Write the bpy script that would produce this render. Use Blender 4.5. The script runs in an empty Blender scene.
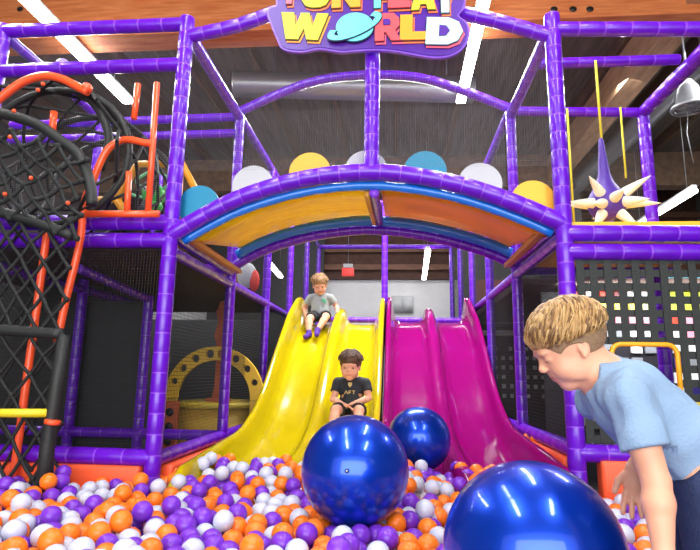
import bpy, bmesh, math, random
import numpy as np
from mathutils import Vector, Matrix
random.seed(7); rng = np.random.default_rng(7)
S = bpy.context.scene
COL = S.collection
# ------------------------------------------------------------------ camera
CR = np.array([[0.996375478, 0.0834687666, 0.0163973199],
               [0.000982941938, 0.18145384, -0.983398972],
               [-0.0850584559, 0.979850738, 0.180714112]])
CC = np.array([0, 0, .9])
F = 540.0
cam = bpy.data.objects.new('camera', bpy.data.cameras.new('camera')); COL.objects.link(cam)
m = Matrix.Identity(4)
for i in range(3):
    m[i][0] = CR[0][i]; m[i][1] = -CR[1][i]; m[i][2] = -CR[2][i]; m[i][3] = CC[i]
cam.matrix_world = m
cam.data.sensor_width = 36; cam.data.lens = 36*F/700; cam.data.clip_end = 100
S.camera = cam
def ray(x, y): return CR.T @ np.array([x-350, y-275, F])
def atY(x, y, Y): v = ray(x, y); return Vector(CC+v*(Y/v[1]))
def atZ(x, y, Z): v = ray(x, y); return Vector(CC+v*((Z-CC[2])/v[2]))
V = Vector

# ------------------------------------------------------------------ materials
def srgb(h):
    if isinstance(h, str):
        h = h.lstrip('#'); c = [int(h[i:i+2], 16)/255 for i in (0, 2, 4)]
    else: c = [v/255 for v in h]
    return tuple((v/12.92 if v <= .04045 else ((v+.055)/1.055)**2.4) for v in c)+(1,)
MATS = {}
def mat(name, col, rough=.5, metal=0, coat=0, sss=0, emit=None, estr=0, bump=0, bscale=40, var=0, vscale=6, col2=None, trans=0, alpha=1, spec=.5, stretch=None):
    if name in MATS: return MATS[name]
    M = bpy.data.materials.new(name); M.use_nodes = True; nt = M.node_tree
    b = nt.nodes['Principled BSDF']; c = srgb(col)
    b.inputs['Base Color'].default_value = c
    b.inputs['Roughness'].default_value = rough; b.inputs['Metallic'].default_value = metal
    b.inputs['Coat Weight'].default_value = coat; b.inputs['Coat Roughness'].default_value = .05
    b.inputs['Specular IOR Level'].default_value = spec
    if sss:
        b.inputs['Subsurface Weight'].default_value = sss; b.inputs['Subsurface Radius'].default_value = (.02, .008, .004); b.inputs['Subsurface Scale'].default_value = .5
    if trans: b.inputs['Transmission Weight'].default_value = trans
    b.inputs['Alpha'].default_value = alpha
    if emit:
        b.inputs['Emission Color'].default_value = srgb(emit); b.inputs['Emission Strength'].default_value = estr
    tc = nt.nodes.new('ShaderNodeTexCoord'); mp = nt.nodes.new('ShaderNodeMapping')
    nt.links.new(tc.outputs['Object'], mp.inputs['Vector'])
    if stretch: mp.inputs['Scale'].default_value = stretch
    if var or col2:
        n = nt.nodes.new('ShaderNodeTexNoise'); n.inputs['Scale'].default_value = vscale; n.inputs['Detail'].default_value = 5
        nt.links.new(mp.outputs[0], n.inputs['Vector'])
        r = nt.nodes.new('ShaderNodeValToRGB'); nt.links.new(n.outputs['Fac'], r.inputs[0])
        r.color_ramp.elements[0].position = .32; r.color_ramp.elements[1].position = .68
        if col2: a, d = c, srgb(col2)
        else: a, d = tuple(v*(1-var) for v in c[:3])+(1,), tuple(min(1, v*(1+var)) for v in c[:3])+(1,)
        r.color_ramp.elements[0].color = a; r.color_ramp.elements[1].color = d
        nt.links.new(r.outputs[0], b.inputs['Base Color'])
    if bump:
        n = nt.nodes.new('ShaderNodeTexNoise'); n.inputs['Scale'].default_value = bscale; n.inputs['Detail'].default_value = 4
        nt.links.new(mp.outputs[0], n.inputs['Vector'])
        bp = nt.nodes.new('ShaderNodeBump'); bp.inputs['Strength'].default_value = bump; bp.inputs['Distance'].default_value = .01
        nt.links.new(n.outputs['Fac'], bp.inputs['Height']); nt.links.new(bp.outputs[0], b.inputs['Normal'])
    MATS[name] = M; return M
def translucent(M, w_=.35):
    nt = M.node_tree; b = nt.nodes['Principled BSDF']; o = nt.nodes['Material Output']; t = nt.nodes.new('ShaderNodeBsdfTranslucent'); x = nt.nodes.new('ShaderNodeMixShader'); x.inputs[0].default_value = w_
    src = b.inputs['Base Color'].links
    if src: nt.links.new(src[0].from_socket, t.inputs['Color'])
    else: t.inputs['Color'].default_value = b.inputs['Base Color'].default_value
    nt.links.new(b.outputs[0], x.inputs[1]); nt.links.new(t.outputs[0], x.inputs[2]); nt.links.new(x.outputs[0], o.inputs['Surface'])
PURP = mat('purple_vinyl', '#640cc6', .3, coat=.2, bump=.2, bscale=22, var=.12, vscale=9)
TIE = mat('lilac_tie', '#8a48e0', .35)
ORG = mat('orange_tube', '#ff5a2a', .3, coat=.3, bump=.1)
ORFOAM = mat('orange_foam_vinyl', '#ff6236', .4, bump=.15, bscale=12)
YSL = mat('yellow_fibreglass', '#f7e312', .16, coat=.8, bump=.06, bscale=5)
MAG = mat('magenta_fibreglass', '#bc0c90', .13, coat=.9, bump=.1, bscale=6)
BLK = mat('black_rope', '#1b1e1e', .7, bump=.4, bscale=120)
BLKF = mat('black_foam', '#222524', .55, bump=.3, bscale=40)
NETB = mat('grey_net_cord', '#8a8a8c', .6)
NETD = mat('black_net_cord', '#1c1c1c', .6)
YPAN = mat('yellow_vinyl', '#ffd820', .35, coat=.2, bump=.5, bscale=6, var=.12, vscale=4, stretch=(1, 4, 3))
OPAN = mat('amber_vinyl', '#e0a210', .4, coat=.15, bump=.35, bscale=5, var=.1, vscale=3)
translucent(YPAN, .4); translucent(OPAN, .4)
BLUEV = mat('blue_vinyl', '#1478e4', .3, coat=.4, bump=.4, bscale=30)
TEAL = mat('teal_board', '#0f84a6', .5); WHT = mat('white_board', '#b9bbbe', .5); YEL = mat('yellow_board', '#f6b82c', .5)
CHROME = mat('blue_metallic_skin', '#0442cc', .29, metal=.7, coat=.55)
BO = mat('orange_ball', '#ff7f1e', .32, sss=.1); BP = mat('purple_ball', '#7b34cc', .32, sss=.1); BW = mat('white_ball', '#ccd0e4', .32, sss=.1)
SKIN = mat('skin', '#e8aa8c', .5, sss=.2, var=.05, vscale=12)
LIP = mat('lips', '#d98878', .45)
DARKLINE = mat('dark_brown', '#2a1712', .6)

# ------------------------------------------------------------------ object helpers
def obj(name, me, mats=None, parent=None, smooth=True):
    if isinstance(me, bmesh.types.BMesh):
        d = bpy.data.meshes.new(name); me.to_mesh(d); me.free(); me = d
    o = bpy.data.objects.new(name, me); COL.objects.link(o)
    if mats is not None:
        for x in (mats if isinstance(mats, (list, tuple)) else [mats]): me.materials.append(x)
    if smooth: me.polygons.foreach_set('use_smooth', [True]*len(me.polygons))
    if parent: o.parent = parent; 
    return o
def tag(o, label=None, cat=None, group=None, kind=None):
    if label: o['label'] = label
    if cat: o['category'] = cat
    if group: o['group'] = group
    if kind: o['kind'] = kind
    return o
def thing(name, label, cat, group=None, loc=(0, 0, 0)):
    o = bpy.data.objects.new(name, None); COL.objects.link(o); o.location = loc; o.empty_display_size = .05
    return tag(o, label, cat, group)
def reloc(root, base):
    """put an Empty (built with world-space parts) at its real base"""
    base = V(base); root.location = base
    for c in root.children: c.location = c.location-base
def box(bm, c, s, rz=0, mi=0, rot=None, bevel=0):
    M = Matrix.Translation(V(c)) @ (rot.to_4x4() if rot else Matrix.Rotation(rz, 4, 'Z')) @ Matrix.Diagonal((*s, 1))
    r = bmesh.ops.create_cube(bm, size=1, matrix=M)
    fs = set(f for v in r['verts'] for f in v.link_faces)
    for f in fs: f.material_index = mi
    if bevel:
        es = list(set(e for v in r['verts'] for e in v.link_edges))
        rr = bmesh.ops.bevel(bm, geom=es, offset=bevel, segments=2, affect='EDGES', profile=.7)
        for f in rr['faces']: f.material_index = mi
def frames(P):
    P = [V(p) for p in P]; T = []
    for i in range(len(P)):
        t = (P[min(i+1, len(P)-1)]-P[max(i-1, 0)]); T.append(t.normalized())
    up = V((0, 0, 1)) if abs(T[0].z) < .9 else V((1, 0, 0))
    n = T[0].cross(up).normalized(); N = [n]
    for i in range(1, len(P)):
        n = (n-T[i]*n.dot(T[i])).normalized(); N.append(n)
    return P, T, N
def tube(bm, P, r, seg=10, mi=0, cap=True, closed=False):
    """r number or list"""
    if closed: P = list(P)+[P[0]]
    P, T, N = frames(P); rings = []
    for i, p in enumerate(P):
        ri = r[i] if isinstance(r, (list, tuple)) else r
        b = T[i].cross(N[i])
        rings.append([bm.verts.new(p+(N[i]*math.cos(a)+b*math.sin(a))*ri) for a in (2*math.pi*k/seg for k in range(seg))])
    for i in range(len(rings)-1):
        mm = mi[i] if isinstance(mi, list) else mi
        for k in range(seg):
            f = bm.faces.new((rings[i][k], rings[i][(k+1) % seg], rings[i+1][(k+1) % seg], rings[i+1][k])); f.material_index = mm
    if cap and not closed:
        m0 = mi[0] if isinstance(mi, list) else mi
        bm.faces.new(rings[0][::-1]).material_index = m0; bm.faces.new(rings[-1]).material_index = m0
def spline(P, n=8):
    P = [V(p) for p in P]; out = []
    Q = [P[0]*2-P[1]]+P+[P[-1]*2-P[-2]]
    for i in range(1, len(Q)-2):
        a, b, c, d = Q[i-1:i+3]
        for k in range(n):
            t = k/n
            out.append(.5*((2*b)+(c-a)*t+(2*a-5*b+4*c-d)*t*t+(3*b-a-3*c+d)*t**3))
    out.append(P[-1]); return out
def resample(P, step):
    P = [V(p) for p in P]; L = [0]
    for a, b in zip(P, P[1:]): L.append(L[-1]+(b-a).length)
    n = max(2, int(round(L[-1]/step))); out = []; j = 0
    for i in range(n+1):
        s = L[-1]*i/n
        while j < len(P)-2 and L[j+1] < s: j += 1
        d = L[j+1]-L[j]; out.append(P[j].lerp(P[j+1], 0 if d == 0 else (s-L[j])/d))
    return out, L[-1]
def padded(bm, P, r=.042, pitch=.12, seg=14):
    """foam-sleeved pipe: gently bulging sleeve pinched by a tie every pitch"""
    P, L = resample(P, pitch)
    pts, rad, mi = [], [], []
    for i in range(len(P)-1):
        a, b = P[i], P[i+1]
        for t, k, q in ((0, .975, 1), (.025, .965, 0), (.08, .995, 0), (.5, 1.01, 0), (.92, .995, 0), (.965, .965, 1)):
            pts.append(a.lerp(b, t)); rad.append(r*k); mi.append(q)
    pts.append(P[-1]); rad.append(r*.97)
    tube(bm, pts, rad, seg, mi)
PF = []
def pole(name, P, parent, r=.042, pitch=.12, label=None):
    bm = bmesh.new(); padded(bm, P, r, pitch)
    o = obj(name, bm, [PURP, TIE], parent)
    if label: o['label'] = label
    return o
def poly_extrude(bm, pts2, y0, y1, mi=0, to3=None):
    """pts2 list of (x,z); extruded along y between y0 and y1 (or through to3)"""
    to3 = to3 or (lambda x, z, y: (x, y, z))
    a = [bm.verts.new(to3(x, z, y0)) for x, z in pts2]; b = [bm.verts.new(to3(x, z, y1)) for x, z in pts2]
    f1 = bm.faces.new(a); f2 = bm.faces.new(b[::-1]); f1.material_index = f2.material_index = mi
    n = len(a)
    for i in range(n):
        f = bm.faces.new((a[i], b[i], b[(i+1) % n], a[(i+1) % n])); f.material_index = mi
    bmesh.ops.recalc_face_normals(bm, faces=bm.faces[:])
def ball(bm, c, r, u=16, v=10, mi=0, scale=None):
    M = Matrix.Translation(V(c)) @ Matrix.Diagonal((*(scale or (1, 1, 1)), 1))
    rr = bmesh.ops.create_uvsphere(bm, u_segments=u, v_segments=v, radius=r, matrix=M)
    for f in set(f for vv in rr['verts'] for f in vv.link_faces): f.material_index = mi
def net_bm(o, u, v, cell, th, diamond=False, seg=4):
    """planar knotted net: cords are thin prisms"""
    o, u, v = V(o), V(u), V(v); bm = bmesh.new()
    lu, lv = u.length, v.length; nu, nv = max(1, round(lu/cell)), max(1, round(lv/cell))
    if not diamond:
        for i in range(nu+1): tube(bm, [o+u*(i/nu), o+u*(i/nu)+v], th, seg, cap=False)
        for j in range(nv+1): tube(bm, [o+v*(j/nv), o+v*(j/nv)+u], th, seg, cap=False)
    else:
        for i in range(nu):
            for j in range(nv):
                p = o+u*(i/nu)+v*(j/nv); du, dv = u/nu, v/nv
                if (i+j) % 2 == 0: tube(bm, [p, p+du+dv], th, seg, cap=False)
                else: tube(bm, [p+du, p+dv], th, seg, cap=False)
    return bm

XL, XR = -1.33, .93; XLL, XRR = -2.57, 2.12
# ------------------------------------------------------------------ building shell
def struct(name, bm, m, smooth=False): return tag(obj(name, bm, m, None, smooth), kind='structure')
bm = bmesh.new(); box(bm, (0, 4, -.05), (13, 16, .1)); struct('floor', bm, mat('floor_rubber', '#3a3a40', .6, var=.1))
bm = bmesh.new(); box(bm, (0, 12.05, 2.5), (13, .1, 5)); struct('wall_back', bm, mat('white_paint', '#dcdcde', .7, var=.03))
bm = bmesh.new(); box(bm, (-6.55, 4, 2.5), (.1, 16, 5)); struct('wall_left', bm, mat('dark_wall', '#6a6460', .8, var=.1))
bm = bmesh.new(); box(bm, (6.55, 4, 2.5), (.1, 16, 5)); struct('wall_right', bm, MATS['dark_wall'])
bm = bmesh.new(); box(bm, (0, 4, 5.05), (13, 16, .1)); struct('ceiling', bm, mat('dark_ceiling_boards', '#8c837b', .8, col2='#6e645c', vscale=3, stretch=(4, .4, 1)))
JO = mat('joist_timber', '#6e5c4f', .75, col2='#8a6f58', vscale=4, stretch=(3, .5, 3))
WOOD = mat('orange_timber', '#bf622e', .55, col2='#dd8a52', vscale=3, stretch=(1, 6, 10), bump=.1)
bm = bmesh.new()
for i in range(15): box(bm, (-6.3+i*.9, 5, 4.9), (.06, 13.8, .2))
struct('trim_1', bm, JO)
bm = bmesh.new(); box(bm, (0, 4.75, 4.52), (13, .28, .72), bevel=.01)
for x in (.98, 1.17, 1.33, -4.1): # bolt plates
    ball(bm, atY({.98: 554, 1.17: 573, 1.33: 590, -4.1: 20}[x], 9, 4.6), .035, 10, 6, 1, (1, .3, .8))
struct('trim_2', bm, [WOOD, mat('bolt_steel', '#3a3836', .4, metal=.8)])
bm = bmesh.new(); box(bm, (0, 9.3, 4.45), (13, .25, .6)); struct('trim_3', bm, JO)
bm = bmesh.new(); box(bm, (2.75, 6.8, 4.45), (.26, 4.8, .4)); struct('trim_4', bm, mat('tan_timber', '#d0a880', .6, col2='#b08a68', stretch=(3, .6, 3)))
# band of dark red-brown timber over the back wall
bm = bmesh.new()
box(bm, (0, 11.93, 4.0), (13, .12, 2.0), mi=0)
for z in (3.25, 3.65, 4.05, 4.4): box(bm, (0, 11.8, z), (13, .1, .12), mi=1)
struct('trim_5', bm, [mat('brown_boards', '#4d3128', .8, var=.25, vscale=8), mat('brown_joists', '#6d4a3a', .7, var=.2)])

# ceiling duct, pipes, lamps
steel = mat('galvanised_steel', '#9a9ca0', .4, metal=.6, bump=.2, bscale=20)
r = thing('air_duct', 'silver spiral air duct running across the dark ceiling behind the netting', 'duct', loc=(0, 5.9, 4.2))
bm = bmesh.new(); a, b = V((-1.95, 5.85, 4.32)), V((.95, 6.15, 4.32)); pts = []; rad = []
for i in range(60):
    for k, rr in ((0, .15), (.5, .158)): pts.append(a.lerp(b, (i+k)/60)); rad.append(rr)
tube(bm, pts, rad, 20); o = obj('duct_body', bm, steel, r); 
for x in (-1.5, -.3, .6):
    bm = bmesh.new(); tube(bm, [(x, 6, 4.45), (x, 6, 4.98)], .008, 6); obj('hanger', bm, steel, r)
reloc(r, (-.5, 6, 4.32))
r = thing('air_duct', 'long silver ribbed duct running to the back at upper right', 'duct')
bm = bmesh.new(); pts = []; rad = []
a, b = V((3.3, 4.9, 4.25)), V((3.15, 10.6, 4.25))
for i in range(70):
    for k, rr in ((0, .13), (.5, .14)): pts.append(a.lerp(b, (i+k)/70)); rad.append(rr)
tube(bm, pts, rad, 16); obj('duct_body', bm, steel, r)
for y in (5.5, 7.5, 9.5):
    bm = bmesh.new(); tube(bm, [(3.22, y, 4.37), (3.22, y, 4.98)], .008, 6); obj('hanger', bm, steel, r)
reloc(r, (3.2, 7, 4.1))
LEDM = mat('lit_tube', '#ffffff', .4, emit='#ffffff', estr=14)
HOUS = mat('lamp_housing', '#d8d8dc', .4)
def led(a, b, label, w=.13, hang=True):
    a, b = V(a), V(b); r = thing('tube_light', label, 'light', 'long tube lights')
    d = (b-a).normalized(); s = d.cross(V((0, 0, 1))).normalized(); rot = Matrix((s, d, V((0, 0, 1)))).transposed()
    c = (a+b)/2; L = (b-a).length
    bm = bmesh.new(); box(bm, c+V((0, 0, .045)), (w*.7, L*1.0, .05), rot=rot, bevel=.01); obj('housing', bm, HOUS, r)
    bm = bmesh.new(); box(bm, c, (w, L*.985, .05), rot=rot, bevel=.02); obj('lit_diffuser', bm, LEDM, r)
    if hang:
        for t in (.1, .9):
            bm = bmesh.new(); p = a.lerp(b, t); tube(bm, [p+V((0, 0, .06)), (p.x, p.y, 4.99)], .004, 6); obj('hanging_wire', bm, steel, r)
    reloc(r, c)
led((-3.2, 1.9, 4.05), (-3.18, 5.75, 4.05), 'long bright tube light slanting over the upper left corner of the frame')
led((.73, 1.9, 4.05), (.75, 5.95, 4.05), 'long bright tube light just right of the sign', w=.11)
led(atZ(428, 250, 2.95), atZ(424, 279, 2.95), 'short tube light hanging in front of the white back wall', w=.09)
led(atZ(266, 260, 2.9), atZ(281, 277, 2.9), 'far tube light behind the left purple posts', w=.09)
a = atZ(695, 190, 3.15); b = atZ(630, 227, 3.15)
led(a, (a.x, b.y, 3.15), 'tube light hanging beyond the spiky purple punch ball', w=.09)
for k, (x, y) in enumerate(((-1.2, .6), (1.6, .6), (-1.2, 2.4))):
    led((x, y-1.1, 4.4), (x, y+.6, 4.4), ['ceiling tube light behind and left of the viewer', 'ceiling tube light behind and right of the viewer', 'ceiling tube light above the left of the ball pit'][k])
# round lamp with wire guard
r = thing('round_lamp', 'round caged lamp hanging at the far upper right', 'lamp')
c = atY(690, 108, 5.0)
bm = bmesh.new()
tube(bm, [c+V((.15*math.cos(t), .15*math.sin(t), 0)) for t in np.linspace(0, 2*math.pi, 25)[:-1]], .016, 8, closed=True)
for k in range(8):
    t = k*math.pi/4; tube(bm, [c+V((.15*math.cos(t), .15*math.sin(t), 0)), c+V((.03*math.cos(t), .03*math.sin(t), -.03))], .005, 5)
obj('wire_guard', bm, steel, r)
bm = bmesh.new(); tube(bm, [c+V((0, 0, -.01)), c+V((0, 0, .04)), c+V((0, 0, .2)), c+V((0, 0, .28))], [.12, .12, .09, .04], 20); obj('lamp_body', bm, mat('lamp_grey', '#6d7074', .5), r)
bm = bmesh.new(); tube(bm, [c+V((0, 0, .27)), (c.x, c.y, 4.98)], .01, 6); obj('hanging_cable', bm, steel, r); bm = bmesh.new(); tube(bm, [c+V((-.02, 0, -.03)), c+V((-.05, 0, -.25)), c+V((-.02, 0, -.55))], .004, 5); obj('cable', bm, steel, r)
reloc(r, c)
# exit style red block
r = thing('hanging_sign_box', 'small red and white sign box hanging before the back wall', 'sign')
c = atY(348, 271, 9.0)
bm = bmesh.new(); box(bm, c+V((0, 0, -.02)), (.2, .08, .13), bevel=.008); obj('red_panel', bm, mat('red_sign', '#e0302c', .4, emit='#ff3020', estr=.4), r)
bm = bmesh.new(); box(bm, c+V((0, 0, .085)), (.16, .09, .07), bevel=.008); obj('white_cap', bm, WHT, r)
bm = bmesh.new(); tube(bm, [c+V((0, 0, .1)), (c.x, c.y, 4.97)], .006, 6); obj('rod', bm, steel, r); reloc(r, c)
# doors / grey panel on the back wall
r = thing('wall_cabinet', 'flat grey cabinet on the white back wall behind the slides', 'cabinet')
c = atY(402, 304, 11.95)
bm = bmesh.new(); box(bm, (c.x, 11.95, c.z), (.5, .08, .36), bevel=.01); obj('body', bm, mat('cabinet_grey', '#b4b6b8', .5), r)
for dx in (-.12, .12):
    bm = bmesh.new(); box(bm, (c.x+dx, 11.9, c.z), (.22, .02, .32)); obj('door', bm, mat('cabinet_grey2', '#c2c4c6', .5), r)
reloc(r, c)

# ------------------------------------------------------------------ main purple frame
fr = thing('climbing_structure', 'tall purple foam-sleeved pipe frame carrying the slides, arch and upper decks', 'climbing frame')
TOP = {3.0: 3.08, 4.2: 3.08}
def post(x, y, z0, z1, r=.042, label=None): return pole('post', [(x, y, z0), (x, y, z1)], fr, r, .11, label)
FZ = .0
post(XL, 3, FZ, 3.12, .046, 'front post left of the arch'); post(XR, 3, FZ, 3.04, .046, 'front post right of the arch')
post(XLL, 3, FZ, 3.12); post(XRR, 3, FZ, 3.0)
for Y in (4.2, 5.4, 6.6, 7.8, 9.0):
    post(XL, Y, FZ, 3.05, .04); post(XR, Y, FZ, 3.05, .04)
for x in (XLL, -2.0): post(x, 4.2, FZ, 1.5 if x == -2.0 else 3.05, .04)
post(1.97, 4.2, FZ, 3.0, .046); post(XLL, 5.4, FZ, 3.0, .04); post(XRR, 5.4, FZ, 3.0, .04)
post(-.14, 6.6, 1.45, 3.05, .04, 'slim post between the two slides')
pole('post', [(-.145, 3, 2.08), (-.145, 3, 3.02)], fr, .046, .11, 'short post holding the sign')
def rail(a, b, r=.042, pitch=.155, label=None): return pole('rail', [a, b], fr, r, pitch, label)
rail((XLL, 3, 3.08), (XL, 3, 3.08)); rail((-3.4, 3, 3.08), (XLL, 3, 3.08)); rail((-3.4, 3, 2.79), (XL, 3, 2.8))
rail((XR, 3, 2.95), (XRR, 3, 2.9)); rail((XR, 3.55, 3.06), (1.93, 3.55, 3.06), .036)
rail((-3.4, 3, 1.78), (XL, 3, 1.77), .046); rail((-3.4, 3, 1.67), (XL, 3, 1.66), .046)
rail((XR, 3, 1.69), (XRR, 3, 1.68), .046); rail((XR, 3, 1.585), (XRR, 3, 1.575), .046)
rail((-3.4, 3, .44), (XL, 3, .43), .046); rail((XR, 3, .52), (XRR, 3, .52), .046)
for Y in (4.2,): rail((-3.4, Y, 3.02), (XL, Y, 3.05), .036); rail((-3.4, Y, 2.88), (XL, Y, 2.9), .036); rail((XR, Y, 3.04), (1.97, Y, 3.0), .038)
rail((-3.4, 4.2, 1.72), (XL, 4.2, 1.72)); rail((XR, 4.2, 1.72), (XRR, 4.2, 1.72))
rail((-3.4, 4.2, .42), (XL, 4.2, .42), .04)
for Y in (6.6, 9.0): rail((XL, Y, 3.05), (XR, Y, 3.05), .036)
rail((-.95, 6.62, 1.56), (.9, 6.62, 1.56), .035)
# rails running to the back
rail((XL, 3, 3.04), (XL, 4.2, 3.04), .04); rail((XR, 3, 2.98), (XR, 4.2, 3.0), .04)
rail((XLL, 3, 3.06), (XLL, 4.2, 3.06), .036); rail((1.97, 3.0, 2.97), (1.97, 4.2, 3.0), .05)
rail((XL, 3, 1.70), (XL, 4.2, 1.69), .036); rail((XR, 3, 1.76), (XR, 4.2, 1.78), .036)
rail((XL, 3, 1.60), (XL, 6.6, 1.60), .036); rail((XR, 3, 1.675), (XR, 6.6, 1.68), .036)
rail((XL, 3, .42), (XL, 6.6, .42), .042); rail((XR, 3, .53), (XR, 6.6, .52), .042)
rail((XLL, 3, 1.55), (XLL, 5.4, 1.55), .036); rail((-2.0, 3.2, 1.53), (-2.0, 4.2, 1.47), .03)
for x in (XL, XR): rail((x, 4.2, 3.05), (x, 9.0, 3.05), .036)
arcF = [(-1.33, 1.69), (-1.264, 1.735), (-.982, 1.893), (-.715, 1.989), (-.448, 2.047), (-.141, 2.067), (.138, 2.035), (.421, 1.965), (.698, 1.857), (.93, 1.745)]
arcR = [(-1.385, 1.745), (-1.103, 1.905), (-.777, 2.013), (-.452, 2.069), (-.194, 2.084), (.11, 2.057), (.425, 1.989), (.733, 1.891), (.958, 1.779)]
aF = spline([(x, 3, z) for x, z in arcF], 6); aR = spline([(x, 4.2, z-.03) for x, z in arcR], 6)
pole('arch_rail', aF, fr, .05, .12, 'lighter front arch rail'); pole('arch_rail', [p+V((0, 0, -.012)) for p in aR], fr, .04, .1)
pole('arch_rail', spline([(-1.33, 3, 2.99), (-.985, 3, 3.06), (-.668, 3, 3.165), (-.14, 3, 3.24), (.388, 3, 3.083), (.625, 3, 3.011), (.93, 3, 2.9)], 5), fr, .042, .12)
pole('arch_rail', spline([(-1.33, 4.2, 3.10), (-.993, 4.2, 3.255), (-.65, 4.2, 3.37), (-.223, 4.2, 3.402), (.199, 4.2, 3.361), (.61, 4.2, 3.211), (.93, 4.2, 3.06)], 5), fr, .038, .12)
pole('post', [(-.16, 4.2, 3.38), (-.16, 3.05, 3.24)], fr, .03, .12)
reloc(fr, (XL, 3, 0))

# ------------------------------------------------------------------ arched canopy
cn = thing('arch_canopy', 'arched canopy of yellow and amber padded panels with blue edging under the purple arch', 'canopy')
def zs(arc, x):
    xs = [p[0] for p in arc]; return float(np.interp(x, xs, [p[1] for p in arc]))
dF = [(p.x, p.z) for p in aF]; dR = [(p.x, p.z) for p in aR]
def ruled(x0, x1, y0, y1, off, th, n=24, ny=4, wob=0):
    bm = bmesh.new(); rows = []
    for lay in (0, 1):
        g = []
        for i in range(n+1):
            t = i/n; col = []
            for j in range(ny+1):
                s = j/ny; x = x0+(x1-x0)*t; y = y0+(y1-y0)*s; k = (y-3)/1.2
                z = zs(dF, x)*(1-k)+zs(dR, x)*k+(-.085+.18*(y-3.05)/1.1 if off is None else off)+lay*th-wob*math.sin(math.pi*s)*math.sin(math.pi*min(max(t, 0), 1))
                col.append(bm.verts.new((x, y, z)))
            g.append(col)
        rows.append(g)
    for i in range(n):
        for j in range(ny):
            bm.faces.new((rows[0][i][j], rows[0][i][j+1], rows[0][i+1][j+1], rows[0][i+1][j]))
            bm.faces.new((rows[1][i][j], rows[1][i+1][j], rows[1][i+1][j+1], rows[1][i][j+1]))
    for i in range(n):
        for j in (0, ny):
            a = (rows[0][i][j], rows[0][i+1][j], rows[1][i+1][j], rows[1][i][j]); bm.faces.new(a if j == 0 else a[::-1])
    for j in range(ny):
        for i in (0, n):
            a = (rows[0][i][j], rows[1][i][j], rows[1][i][j+1], rows[0][i][j+1]); bm.faces.new(a if i == 0 else a[::-1])
    return bm
o = obj('panel', ruled(-1.25, -.17, 3.06, 4.15, None, .025, wob=-.03), YPAN, cn); o['label'] = 'opaque yellow padded panel'
o = obj('panel', ruled(-.09, .87, 3.06, 4.15, None, .025, wob=-.02), OPAN, cn); o['label'] = 'shiny amber panel'
for yy, dz_, rr_ in ((3.05, -.066, .026), (4.14, .045, .038)):
    bm = bmesh.new(); pth = [V((x, yy, (zs(dF, x)*(1-(yy-3)/1.2)+zs(dR, x)*(yy-3)/1.2)+dz_)) for x in np.linspace(-1.27, .88, 50)]
    tube(bm, pth, [rr_*(1+.06*math.sin(i*1.7)) for i in range(50)], 14); obj('edging', bm, BLUEV, cn)
bm = bmesh.new(); padded(bm, [(-.13, 3.05, 1.955), (-.13, 4.17, 2.09)], .03, .12); o = obj('centre_rib', bm, [PURP, TIE], cn)
bm = bmesh.new(); box(bm, (-.172, 3.6, 2.018), (.03, 1.06, .04), rot=Matrix.Rotation(.12, 3, 'X')); obj('rib_lining', bm, mat('tan_vinyl', '#d59a45', .5), cn)
for x, z in ((-1.25, 1.69), (.85, 1.74)):
    bm = bmesh.new(); box(bm, (x, 3.6, z), (.05, 1.1, .035), bevel=.01); obj('side_lining', bm, mat('tan_vinyl', '#d59a45', .5), cn)
reloc(cn, (-.2, 3.6, 1.7))
for i, (x, y, m_, col, lab) in enumerate(((199, 206, TEAL, 'teal', 'teal round board standing behind the left end of the arch'), (253, 186, WHT, 'white', 'white round board between the teal and yellow ones at left of the arch'),
    (310, 173, YEL, 'yellow', 'yellow round board left of the sign post'), (366, 171, WHT, 'white', 'white round board right behind the sign post'), (425, 172, TEAL, 'teal', 'teal round board right of the sign post'),
    (480, 184, WHT, 'white', 'white round board right of the centre, beside the right-hand teal one'), (533, 202, YEL, 'yellow', 'yellow round board at the right end of the arch'))):
    c = atY(x, y, 3.09); bm = bmesh.new()
    ts = [2*math.pi*k/40 for k in range(40)]
    poly_extrude(bm, [(c.x+.128*math.cos(t), c.z+.128*math.sin(t)) for t in ts], 3.08, 3.1)
    tag(obj('round_board', bm, m_, None, False), lab, 'decorative board', 'round boards along the arch')

# ------------------------------------------------------------------ sign
sg = thing('name_sign', 'purple sign with colourful cartoon letters fixed above the arch', 'sign')
SY = 2.9
def sp(x, y): p = atY(x+1, y+2, SY); return (p.x, p.z)
def offset(P, d):
    n = len(P); out = []
    A = sum(P[i][0]*P[(i+1) % n][1]-P[(i+1) % n][0]*P[i][1] for i in range(n)); sgn = 1 if A > 0 else -1
    for i in range(n):
        a, b, c = np.array(P[i-1]), np.array(P[i]), np.array(P[(i+1) % n])
        e1 = b-a; e2 = c-b; e1 = e1/(np.linalg.norm(e1)+1e-9); e2 = e2/(np.linalg.norm(e2)+1e-9)
        n1 = np.array([e1[1], -e1[0]])*sgn; n2 = np.array([e2[1], -e2[0]])*sgn
        q = n1+n2; l = np.linalg.norm(q); q = n1 if l < .3 else q/l
        out.append(tuple(b+q*d/max(.5, float(q@n1))))
    return out
back = [(268, 14), (277, 36), (283, 46), (300, 49), (318, 46), (340, 49), (352, 48), (372, 47), (392, 48), (410, 51), (428, 54), (444, 54), (458, 48), (466, 36), (465, 23), (456, 14),
        (462, 4), (462, -14), (450, -27), (420, -31), (384, -29), (366, -24), (350, -29), (310, -30), (288, -26), (276, -12), (277, 4), (269, 8)]
bk = [(p.x, p.z) for p in spline([V((*sp(x, y), 0)).xzy for x, y in back+[back[0]]], 4)[:-1]] if False else None
cl = [V((sp(x, y)[0], sp(x, y)[1], 0)) for x, y in back]
bk = [(p.x, p.y) for p in spline(cl+[cl[0]], 4)[:-1]]
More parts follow.
